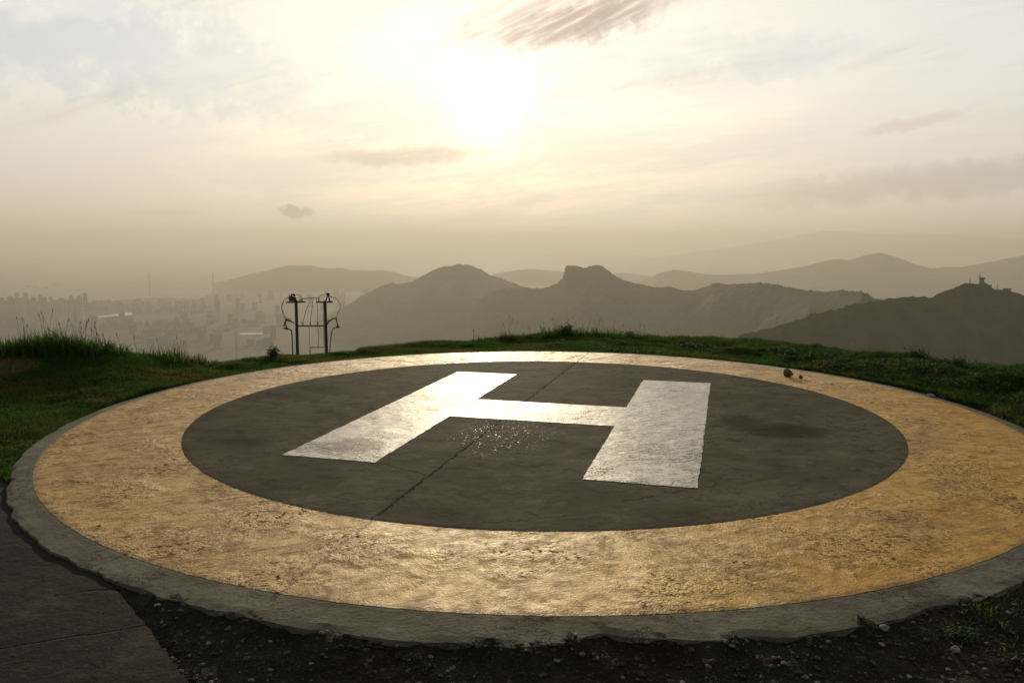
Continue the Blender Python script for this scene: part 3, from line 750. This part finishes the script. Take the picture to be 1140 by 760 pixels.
# ------------------------------------------------------------------ single plants on the skyline
def tuft(px, D_, n, hmin, hmax, spread, label, name='grass_tuft', cat='grass tuft', lean=.9, seeds=0, w=.008, group=None):
    d = ray(px, 380); h = math.hypot(d[0], d[1]); bx, by = d[0]/h*D_, d[1]/h*D_
    bz = float(terrain(bx, by)); o = tag(empty(name, (bx, by, bz)), label, cat, group)
    hmin *= 1.3; hmax *= 1.45; n = int(n*.75)
    rx = RNG.normal(0, spread, n); ry = RNG.normal(0, spread*.6, n)
    zz = terrain(bx+rx, by+ry)-bz-.01
    hg = (hmin+(hmax-hmin)*RNG.random(n)**1.6)*np.clip(1.15-np.hypot(rx, ry)/(spread*4), .3, 1)*(.45+1.1*fbm(rx*9+px, ry*9, 2))
    v, f, at = blades(np.stack([rx, ry, zz], -1), hg, np.full(n, w), RNG.uniform(.05, lean, n), RNG.random(n))
    tag(npmesh('blades', v, f, M_GRASS, o, attr=at), kind='stuff')
    if seeds:
        bm = bmesh.new()
        for k in range(seeds):
            x0, y0 = RNG.normal(0, spread*.8), RNG.normal(0, spread*.5); H = hmax*random.uniform(.95, 1.35); lx = random.uniform(-.25, .25)*H
            z0 = float(terrain(bx+x0, by+y0))-bz
            P = curve([(x0, y0, z0), (x0+lx*.3, y0, z0+H*.6), (x0+lx, y0, z0+H)], 3); add_tube(bm, P, .002, 3)
            q = P[-1]; add_cyl(bm, q, (q[0]+lx*.12, q[1], q[2]+.05), .006, .002, 5)
        bmobj('seed_stalks', bm, M_STEM, o)['kind'] = 'stuff'
    return o
def shrub(px, D_, hgt, wid, n, label, name='shrub', cat='shrub'):
    d = ray(px, 380); h = math.hypot(d[0], d[1]); bx, by = d[0]/h*D_, d[1]/h*D_
    bz = float(terrain(bx, by)); o = tag(empty(name, (bx, by, bz)), label, cat)
    bm = bmesh.new(); tips = []
    for k in range(9):
        a = random.uniform(0, 6.28); rr_ = random.uniform(.1, 1)*wid*.5; H = hgt*random.uniform(.55, 1)*(1-.35*rr_/(wid*.5))
        P = curve([(0, 0, -.02), (rr_*.4*math.cos(a), rr_*.4*math.sin(a), H*.5), (rr_*math.cos(a), rr_*math.sin(a), H)], 5)
        add_tube(bm, P, .004, 4); tips += P[2:]
    bmobj('stems', bm, M_STEM, o)
    T_ = np.array(tips); idx = RNG.integers(0, len(T_), n); P = T_[idx] + RNG.normal(0, wid*.085, (n, 3)); P[:, 2] = abs(P[:, 2])
    v, f, at = leaves(P, RNG.uniform(.014, .034, n), RNG.random(n), .9)
    tag(npmesh('foliage', v, f, M_LEAF, o, attr=at), kind='stuff')
    return o
tuft(62, 12.6, 900, .14, .30, .34, 'tallest grass tuft on the left skyline with upright blades', seeds=6)
tuft(28, 12.8, 600, .10, .20, .30, 'grass tuft at the far left edge of the skyline')
tuft(100, 12.3, 500, .12, .25, .22, 'grass tuft with thin seed stalks right of the tallest tuft on the left', seeds=9)
tuft(8, 12.9, 300, .10, .17, .22, 'low grass tuft on the skyline touching the left picture edge')
tuft(132, 12.3, 260, .08, .16, .16, 'small ragged grass tuft at the end of the left tuft row', seeds=4)
tuft(190, 12.5, 520, .09, .20, .26, 'wide grass tuft alone on the skyline left of the twin poles', seeds=3)
tuft(215, 12.4, 220, .06, .12, .2, 'low spreading grass tuft on the slope left of the leafy bush')
shrub(303, 13.0, .25, .28, 900, 'small leafy bush on the skyline just left of the twin poles')
shrub(630, 15.4, .26, .55, 1500, 'low dark bush on the skyline below the twin-headed rock hill')
tuft(660, 15.4, 300, .08, .2, .22, 'grass tuft with seed stalks right of the skyline bush', seeds=5)
shrub(700, 15.3, .15, .35, 700, 'flat little bush among grass right of the skyline centre')
tuft(563, 15.2, 180, .08, .22, .10, 'thin upright grass tuft on the skyline below the rounded peak', seeds=5)
tuft(600, 15.3, 220, .05, .14, .25, 'thin grass tuft left of the skyline bush', seeds=3)
tuft(760, 15.2, 300, .05, .11, .30, 'short grass tuft on the skyline right of the flat little bush')
tuft(618, 15.3, 340, .07, .20, .22, 'shaggy grass tuft touching the left side of the skyline bush', seeds=3)
tuft(642, 15.3, 340, .08, .20, .20, 'shaggy grass tuft touching the right side of the skyline bush', seeds=2)
tuft(682, 15.3, 320, .06, .17, .30, 'wide shaggy grass tuft left of the flat little bush', seeds=3)
tuft(722, 15.2, 280, .05, .14, .30, 'wide low grass tuft just right of the flat little bush', seeds=1)
tuft(582, 15.2, 200, .05, .13, .22, 'low grass tuft right of the thin upright tuft', seeds=2)
tuft(535, 15.0, 160, .04, .12, .22, 'low grass tuft left of the thin upright tuft', seeds=2)
tuft(45, 12.5, 500, .14, .27, .22, 'dense upright tuft filling the left shoulder of the tallest tuft', seeds=3)
tuft(82, 12.5, 460, .12, .24, .20, 'dense upright tuft filling the right shoulder of the tallest tuft', seeds=3)
shrub(75, 12.5, .24, .45, 900, 'leafy weed growing among the left skyline tufts')
shrub(118, 12.4, .20, .30, 600, 'leafy weed near the ragged right end of the left tufts')
shrub(1020, 12.6, .13, .5, 1000, 'low leafy mound on the right skyline of the hilltop')
shrub(908, 13.9, .11, .3, 500, 'small leafy mound on the skyline behind the brown stones')
shrub(1066, 12.1, .14, .35, 800, 'dark leafy mound near the right picture edge on the skyline')
# weed in the front right
q = gp(952, 697, -.06); o = tag(empty('weed', (q[0], q[1], float(terrain(q[0], q[1])))), 'low green weed with long narrow leaves in the front right soil', 'weed')
v, f, at = blades(np.stack([RNG.normal(0, .012, 26), RNG.normal(0, .012, 26), 0*np.arange(26)-.004], -1), RNG.uniform(.04, .085, 26), np.full(26, .004), RNG.uniform(.6, 1.5, 26), RNG.random(26)*.4+.6)
npmesh('leaves', v, f, M_GRASS, o, attr=at)
q = gp(1068, 708, -.06); o = tag(empty('weed', (q[0], q[1], float(terrain(q[0], q[1])))), 'dark bushy weed in the soil near the bottom right corner', 'weed')
P = RNG.normal(0, .03, (260, 3)); P[:, 2] = abs(P[:, 2])*.7; P[:, 0] *= 1.6
v, f, at = leaves(P, RNG.uniform(.008, .02, 260), RNG.random(260)); npmesh('leaves', v, f, M_LEAF, o, attr=at)

# ------------------------------------------------------------------ twin-pole electrical frame, down the slope
UD = 58.0
M_POLE = plain('dark_weathered_wood', (.030, .025, .018), .85); M_STEEL = plain('rusted_steel', (.035, .030, .025), .6, Metallic=.4)
M_PORC = plain('brown_porcelain', (.05, .03, .02), .75); M_WIRE = plain('black_cable', (.02, .02, .02), .6)
k0 = pt(346.5, 398, UD); base_z = float(terrain(k0[0], k0[1]))
U = tag(empty('utility_pole_frame', (k0[0], k0[1], base_z)), 'dark twin-pole electrical frame with insulators and looping cables beyond the grass', 'utility poles')
def z(zx, zy, dy=0.0):                 # position read off the enlarged photograph, metres in the frame's own space
    p = pt(280+zx/6.907, 300+zy/6.907, UD); return (p[0]-k0[0], dy, p[2]-base_z)
for (x0, y0, x1) in ((342, 232, 350), (565, 240, 577)):
    bm = bmesh.new(); t_ = z(x0, y0); b_ = z(x1, 660); b_ = (b_[0], 0, -.3); add_cyl(bm, b_, t_, .155, .11, 14)
    bmobj('pole', bm, M_POLE, U, True)
def part(name, mat, build, smooth=False, parent=None):
    bm = bmesh.new(); build(bm); return bmobj(name, bm, mat, parent or U, smooth)
def hbar(bm, a, b, dy, s=.05): 
    A_, B_ = Vector(z(*a, dy)), Vector(z(*b, dy)); c = (A_+B_)/2; add_box(bm, c, ((B_-A_).length, s, s*1.3), Matrix.Rotation(-math.atan2(B_.z-A_.z, B_.x-A_.x), 4, 'Y'))
for a, b in (((268, 252), (412, 248)), ((500, 250), (622, 250))):
    part('crossarm', M_STEEL, lambda bm: hbar(bm, a, b, .16, .07)); part('crossarm', M_STEEL, lambda bm: hbar(bm, a, b, -.16, .07))
cb_ = part('crossbar', M_STEEL, lambda bm: (hbar(bm, (358, 433), (560, 433), .14, .06), hbar(bm, (358, 433), (560, 433), -.14, .06)))
def insulator(zx, zy0, zy1, dy, r=.075, parent=None):
    def b(bm):
        p0, p1 = Vector(z(zx, zy0, dy)), Vector(z(zx, zy1, dy)); L_ = (p1-p0).length
        add_cyl(bm, p0, p1, r*.35, r*.3, 8)
        for k in range(3):
            c = p0.lerp(p1, .25+.28*k); add_cyl(bm, c, c+Vector((0, 0, L_*.14)), r, r*.5, 10)
    return part('insulator', M_PORC, b, parent=parent)
for zx in (395, 452, 510): insulator(zx, 428, 402, 0.0, .085, None)
# switch cluster on the left pole top
def cluster(bm):
    add_box(bm, z(318, 222, .0), (.40, .50, .34), Matrix.Rotation(.12, 4, 'Y'), .03)
    add_box(bm, z(322, 192, .0), (.30, .36, .12), None, .02)
    for zx in (300, 318, 338): add_cyl(bm, z(zx, 245, -.2), z(zx-4, 190, -.2), .045, .035, 8)
    for zx in (300, 330): add_cyl(bm, z(zx, 245, .2), z(zx, 196, .2), .045, .035, 8)
    add_cyl(bm, z(345, 250, 0), z(330, 215, 0), .06, .05, 8)
part('switch_box', M_STEEL, cluster)
insulator(372, 250, 228, .1, .09); insulator(392, 248, 226, -.1, .09); insulator(515, 250, 215, .1, .09); insulator(600, 250, 212, -.1, .08)
part('fuse_bracket', M_STEEL, lambda bm: (add_cyl(bm, z(568, 250, 0), z(590, 188, 0), .05, .04, 8), add_cyl(bm, z(606, 248, 0), z(586, 186, 0), .05, .04, 8), add_box(bm, z(588, 188, 0), (.22, .2, .16), None, .02), add_cyl(bm, z(588, 196, 0), z(620, 214, 0), .035, .03, 8)))
# side brackets with cable heads
part('cable_bracket', M_STEEL, lambda bm: (add_tube(bm, [z(328, 414), z(300, 395), z(262, 382)], .045, 6), add_tube(bm, [z(300, 395), z(305, 375), z(262, 384)], .03, 5), add_box(bm, z(283, 390, 0), (.42, .14, .12), Matrix.Rotation(.25, 4, 'Y'), .01)))
part('cable_bracket', M_STEEL, lambda bm: (add_tube(bm, [z(580, 420), z(600, 395), z(628, 376), z(652, 374)], .05, 6), add_cyl(bm, z(652, 372, 0), z(652, 398, 0), .05, .04, 8), add_tube(bm, [z(582, 395), z(612, 388), z(640, 376)], .03, 5)))
part('cable_head', M_PORC, lambda bm: (add_cyl(bm, z(262, 384), z(248, 440), .035, .05, 8), add_cyl(bm, z(258, 392), z(270, 448), .03, .04, 8), add_box(bm, z(264, 452), (.36, .12, .10), None, .01)))
part('cable_head', M_PORC, lambda bm: (add_cyl(bm, z(654, 395), z(664, 432), .035, .05, 8), add_box(bm, z(664, 440), (.24, .14, .16), None, .02)))
part('conduit', M_STEEL, lambda bm: add_tube(bm, [tuple(p) for p in curve([z(262, 458), z(300, 462), z(310, 490), z(314, 560), z(320, 720)], 5)], .045, 7))
part('conduit', M_STEEL, lambda bm: add_tube(bm, [tuple(p) for p in curve([z(664, 446), z(632, 450), z(618, 480), z(606, 560), z(600, 720)], 5)], .035, 7))
part('foot_rail', M_STEEL, lambda bm: (hbar(bm, (452, 598), (556, 598), 0, .05), add_cyl(bm, z(456, 598), z(452, 660), .02)))
W_ = [[(290, 222, .2), (250, 230, .2), (226, 280, .2), (238, 345, .1), (262, 382, 0)], [(300, 215, -.2), (262, 226, -.2), (240, 290, -.2), (256, 350, -.1), (272, 386, 0)],
      [(345, 192, 0), (372, 200, 0), (385, 228, 0)], [(392, 222, 0), (440, 217, 0), (516, 216, 0)], [(372, 228, .1), (440, 223, .1), (500, 222, .1), (515, 216, .1)],
      [(516, 230, 0), (530, 200, 0), (560, 190, 0), (588, 190, 0)], [(612, 212, 0), (650, 222, 0), (682, 272, 0), (672, 320, 0), (650, 372, 0)],
      [(395, 402, 0), (418, 320, 0), (440, 262, 0), (462, 220, 0)], [(452, 402, 0), (464, 310, 0), (474, 220, 0)], [(510, 402, 0), (508, 310, 0), (498, 222, 0)],
      [(445, 436, 0), (445, 540, 0), (446, 640, 0)], [(510, 436, 0), (516, 520, 0), (514, 600, 0)], [(548, 255, .1), (550, 430, .12), (556, 600, .12)], [(268, 384, 0), (262, 430, 0), (272, 452, 0)]]
for c in W_:
    part('cable', M_WIRE, lambda bm: add_tube(bm, curve([z(a_, b_, d_) for a_, b_, d_ in c], 6), .017, 5))

# ------------------------------------------------------------------ structures on the near ridge
M_CONC = plain('pale_concrete', (.16, .16, .15)); M_DARKB = plain('grey_render', (.07, .07, .065)); M_MAST = plain('grey_steel', (.09, .09, .09), .5)
RS = .70
M_GL = plain('window_glass', (.03, .03, .035), .15)
def at_ridge(px, py, D_=1300): p = pt(px, py, D_); return p
p = at_ridge(1092.7, 316.5); O = tag(empty('lookout_tower', tuple(p)), 'square tower with wider top storey on the crest of the right ridge', 'tower'); O.scale = (RS,)*3
bm = bmesh.new(); add_box(bm, (0, 0, 5.0), (6.5, 6.5, 12)); bmobj('shaft', bm, M_DARKB, O)
bm = bmesh.new(); add_box(bm, (0, 0, 13.5), (9.2, 9.2, 5)); add_box(bm, (0, 0, 16.4), (10.2, 10.2, .7)); bmobj('top_storey', bm, M_DARKB, O)
bm = bmesh.new(); [add_box(bm, (u, v_, 13.8), (3.4 if v_ else .2, .2 if v_ else 3.4, 2)) for u, v_ in ((-2.3, -4.65), (2.3, -4.65), (-2.3, 4.65), (2.3, 4.65), (4.65, 0), (-4.65, 0))]; bmobj('window_band', bm, M_GL, O)['kind'] = 'stuff'
bm = bmesh.new(); add_cyl(bm, (-1, 0, 16.7), (-1, 0, 19), .25); bmobj('antenna', bm, M_MAST, O)
bm = bmesh.new(); add_cyl(bm, (2, 1, 16.7), (2, 1, 20.5), .18); bmobj('antenna', bm, M_MAST, O)
def mast(px, py, H, wd, label, dishes=2):
    p = at_ridge(px, py); O = tag(empty('radio_mast', tuple(p)), label, 'mast'); O.scale = (RS,)*3; bm = bmesh.new()
    def leg(sx, sy, zz): k = wd*(1-.75*zz/H); return (sx*k, sy*k, zz)
    n = int(H/2.5)
    for sx, sy in ((1, 1), (1, -1), (-1, 1), (-1, -1)): add_cyl(bm, leg(sx, sy, -3), leg(sx, sy, H), .22, .16, 5)
    for k in range(n):
        a_, b_ = H*k/n, H*(k+1)/n
        for (s1, s2) in (((1, 1), (1, -1)), ((1, -1), (-1, -1)), ((-1, -1), (-1, 1)), ((-1, 1), (1, 1))): add_cyl(bm, leg(*s1, a_), leg(*s2, b_), .12, .12, 4)
    add_cyl(bm, (0, 0, H-1), (0, 0, H*1.25), .14, .06, 5)
    bmobj('lattice', bm, M_MAST, O)
    for k in range(dishes):
        bm = bmesh.new(); zz = H*(.55+.18*k); add_cyl(bm, (0, -wd*.6, zz), (0, -wd*.6-.7, zz), .5, 1.0, 12); bmobj('dish', bm, M_CONC, O)
mast(1090.2, 315.5, 24, 1.3, 'tall thin lattice mast beside the square tower on the right ridge')
mast(1079.6, 316, 13, .9, 'short faint mast left of the square tower on the right ridge', 1)
mast(1110, 322, 12, .8, 'low antenna mast right of the square tower on the right ridge', 1)
def block(px, py, sx, sy, sz, label, mat, win=True):
    p = at_ridge(px, py); O = tag(empty('hilltop_building', tuple(p)), label, 'building'); O.scale = (RS,)*3
    bm = bmesh.new(); add_box(bm, (0, 0, sz/2-2), (sx, sy, sz+4)); bmobj('wall', bm, mat, O)
    bm = bmesh.new(); add_box(bm, (0, 0, sz+.25), (sx+.8, sy+.8, .5)); bmobj('roof', bm, M_CONC if mat is M_DARKB else M_DARKB, O)
    m = int(sx//3)
    for k in range(m):
        bm = bmesh.new(); add_box(bm, (-sx/2+(k+.5)*sx/m, -sy/2-.05, sz*.6), (1.3, .2, 1.3)); bmobj('window', bm, M_GL, O)
block(1121, 323.5, 14, 8, 5, 'low dark flat-roofed building on the crest at the right picture edge', M_DARKB)
block(1101, 319.5, 9, 7, 5, 'small dark building on the ridge just right of the square tower', M_DARKB)
p0 = pt(1093, 323.5, 1585); 
block(1093, 323.0, 5, 5, 4, 'small pale hut below the square tower on the right ridge', M_CONC)

# ------------------------------------------------------------------ far bridge over the strait
BD = 8500; M_FARC = plain('bridge_concrete', (.14, .14, .14))
bt = [pt(167, 329, BD), pt(238, 328, BD)]
O = tag(empty('cable_stayed_bridge', (bt[0][0], bt[0][1], SEA)), 'faint cable-stayed bridge with two needle towers over the hazy strait', 'bridge')
x1 = bt[1][0]-bt[0][0]
for xx in (0, x1):
    bm = bmesh.new(); add_cyl(bm, (xx, 0, -4), (xx, 0, 180), 7, 5.5, 12); add_cyl(bm, (xx, 0, 180), (xx, 0, 252), 5.5, 2.5, 12); bmobj('tower', bm, M_FARC, O)
bm = bmesh.new(); add_box(bm, (x1/2, 0, 78), (x1+500, 30, 3)); bmobj('deck', bm, M_FARC, O)
bm = bmesh.new()
for xx in (0, x1):
    for k in range(1, 9):
        for sgn in (-1, 1): add_cyl(bm, (xx, 0, 180+k*7), (xx+sgn*k*min(42, x1/17), 0, 81), .5, .5, 4)
bmobj('stay_cables', bm, M_FARC, O)

# ------------------------------------------------------------------ ships
M_HULL = plain('dark_hull', (.04, .035, .035)); M_SHIPW = plain('ship_white', (.35, .35, .34))
for k, (px, py, Ls, label) in enumerate([(36, 319.6, 150, 'long dark barge on the hazy sea, leftmost of the ships'), (63, 317, 140, 'farthest dark ship on the hazy sea, right of the long barge'), (52, 321.2, 70, 'short dark ship on the hazy sea, nearest of the three close together'), (88, 323, 60, 'small ship on the hazy sea, rightmost of the ships')]):
    p = gp(px, py, SEA); O = tag(empty('cargo_ship', (p[0], p[1], SEA)), label, 'ship', 'ships on the far sea')
    bm = bmesh.new(); s = Ls/2; hb = 9
    pts = [(-s, -hb), (s*.75, -hb), (s, 0), (s*.75, hb), (-s, hb)]
    t_ = [bm.verts.new((u, v_, 9)) for u, v_ in pts]; b_ = [bm.verts.new((u*.94, v_*.8, -2)) for u, v_ in pts]
    bm.faces.new(t_); [bm.faces.new((t_[(i+1) % 5], t_[i], b_[i], b_[(i+1) % 5])) for i in range(5)]
    bmobj('hull', bm, M_HULL, O)
    bm = bmesh.new(); add_box(bm, (-s*.78, 0, 16), (Ls*.11, 13, 14)); add_box(bm, (-s*.8, 0, 25), (Ls*.04, 5, 6)); bmobj('superstructure', bm, M_SHIPW, O)

# ------------------------------------------------------------------ city blocks below, each one its own object
def tower_fn(g):
    P = g.coord('Object'); x, y, zz = g.xyz(P)
    fl = (zz*(1/3.0))._b(1.0, 'FRACT').step(.35, .5); bay = ((x+y)*.25)._b(1.0, 'FRACT').step(.3, .5)
    o = g.n.new('ShaderNodeObjectInfo'); r = V(g, o.outputs['Random'])
    col = g.mix(r, (.05, .047, .045), (.13, .125, .12)); col = g.mix(fl*bay*.8, col, (.04, .045, .05))
    return {'Base Color': col, 'Roughness': .8}
M_TOWER = material('apartment_facade', tower_fn)
def cross_tower(W, H, arm):
    bm = bmesh.new(); add_box(bm, (0, 0, H/2), (W, arm, H)); add_box(bm, (0, 0, H/2+.3), (arm, W, H+.6)); add_box(bm, (0, 0, H+4), (arm*.7, arm*.7, 8)); add_box(bm, (0, 0, 5), (W*1.5, W*1.5, 10)); return bm
def slab_tower(W, Dp, H):
    bm = bmesh.new(); add_box(bm, (0, 0, H/2), (W, Dp, H)); add_box(bm, (W*.2, 0, H+3), (W*.2, Dp*.6, 6)); add_box(bm, (-W*.25, 0, H+2), (W*.15, Dp*.5, 4)); add_box(bm, (0, 0, 4), (W*1.1, Dp*1.6, 8)); return bm
def step_tower(W, H):
    bm = bmesh.new(); add_box(bm, (0, 0, H*.35), (W, W, H*.7)); add_box(bm, (0, 0, H*.85), (W*.72, W*.72, H*.3)); add_cyl(bm, (0, 0, H), (0, 0, H*1.12), 1.0, .4, 5); return bm
protos = []
for kind, bm in (('residential_tower', cross_tower(34, 105, 15)), ('apartment_block', slab_tower(70, 16, 55)), ('residential_tower', cross_tower(30, 130, 13)), ('office_tower', step_tower(34, 90)), ('apartment_block', slab_tower(48, 18, 80))):
    me = bpy.data.meshes.new(kind); bmesh.ops.recalc_face_normals(bm, faces=bm.faces); bm.to_mesh(me); bm.free(); me.materials.append(M_TOWER); protos.append((kind, me))
MARKS = [(-30, 16, 'the left edge tuft'), (16, 44, 'the second left tuft'), (44, 80, 'the tallest left tuft'), (80, 116, 'the stalky left tuft'),
         (116, 160, 'the ragged left tuft'), (160, 205, 'the lone wide tuft'), (205, 260, 'the dip beside the wide tuft'), (260, 318, 'the leafy bush'),
         (318, 375, 'the twin poles'), (375, 420, 'the slope beside the poles'), (420, 520, 'the rounded peak')]
KW = {0: 'cross-shaped tower', 2: 'slim tower', 1: 'slab block', 3: 'stepped tower', 4: 'broad block'}
city = []
def label_city():
    """size, kind, row, nearest landmark on the skyline; then by order within what is still alike"""
    from collections import defaultdict
    gr = defaultdict(list)
    for o, kk, s, px, t, py in city:
        m = ([q for q in MARKS if q[0] <= px < q[1]] or [MARKS[-1]])[0]
        gr[m, kk].append((px, py, s, o))
    ords = ['first', 'second', 'third', 'fourth', 'fifth', 'sixth', 'seventh', 'eighth', 'ninth', 'tenth', 'eleventh', 'twelfth', 'thirteenth', 'fourteenth', 'fifteenth', 'sixteenth', 'seventeenth', 'eighteenth', 'nineteenth']
    for (m, kk), L in gr.items():
        L.sort(key=lambda q: q[0])
        smax = max(q[2] for q in L)
        for i, (px, py, s, o) in enumerate(L):
            size = 'tallest' if (s == smax and len(L) > 2) else 'tall' if s > .85 else 'mid-height' if s > .58 else 'low'
            place = 'only one' if len(L) == 1 else 'leftmost' if i == 0 else 'rightmost' if i == len(L)-1 else ords[min(i, 18)]+' from left'
            o['label'] = f'{size} hazy {KW[kk]}, {place} above {m[2]}'
zones = [  # photo x range, photo y range of the footings, count, kinds, height scale, label, group
    ((-25, 112), (345, 352), 84, (0, 2, 4), (.75, 1.15), 'hazy high-rise tower in the dense waterfront row beyond the tallest left grass tufts', 'towers of the left waterfront'),
    ((-20, 150), (354, 374), 52, (1, 4, 0), (.5, .9), 'hazy city block just above the left grass tufts, before the waterfront row', 'city blocks above the left grass'),
    ((112, 232), (338, 350), 44, (1, 3, 4), (.35, .7), 'low hazy block on the tongue of land beneath the far bridge', 'blocks beneath the far bridge'),
    ((150, 318), (352, 388), 58, (1, 4, 0, 3), (.35, .8), 'hazy city block between the left grass tufts and the twin poles', 'city blocks left of the twin poles'),
    ((240, 420), (330, 350), 40, (0, 2, 4), (.5, .9), 'hazy tower at the foot of the faint hills around the twin poles', 'towers below the faint left hill'),
    ((375, 500), (352, 376), 22, (1, 4), (.3, .6), 'low hazy block at the foot of the rounded peak right of the twin poles', 'blocks below the rounded peak')]
used = []
def in_basin(px, py):
    return (86 < px < 151 and 346 < py < 359) or (46 < px < 66 and 348.5 < py < 371) or (72 < px < 84 and 350 < py < 364) or (258 < px < 303 and 370 < py < 382)
for (xa, xb), (ya, yb), n, kinds, hs, label, grp in zones:
    k = 0; tries = 0
    while k < n and tries < 5000:
        tries += 1
        px, py = random.uniform(xa, xb), random.uniform(ya, yb)
        if in_basin(px, py): continue
        p = gp(px, py, SEA+2)
        if any((p[0]-q[0])**2+(p[1]-q[1])**2 < 44**2 for q in used): continue
        used.append(p); kk = random.choice(kinds); kind, me = protos[kk]
        o = bpy.data.objects.new(kind, me); COL.objects.link(o); o.location = tuple(p); s = random.uniform(*hs)
        o.scale = (random.uniform(.85, 1.15), random.uniform(.85, 1.15), s); o.rotation_euler = (0, 0, random.choice((0, .3, 1.0, 1.57))+random.uniform(-.1, .1))
        tag(o, None, 'tower' if kk in (0, 2, 3) else 'building', grp); city.append((o, kk, s, px, (py-ya)/(yb-ya), py)); k += 1
label_city()
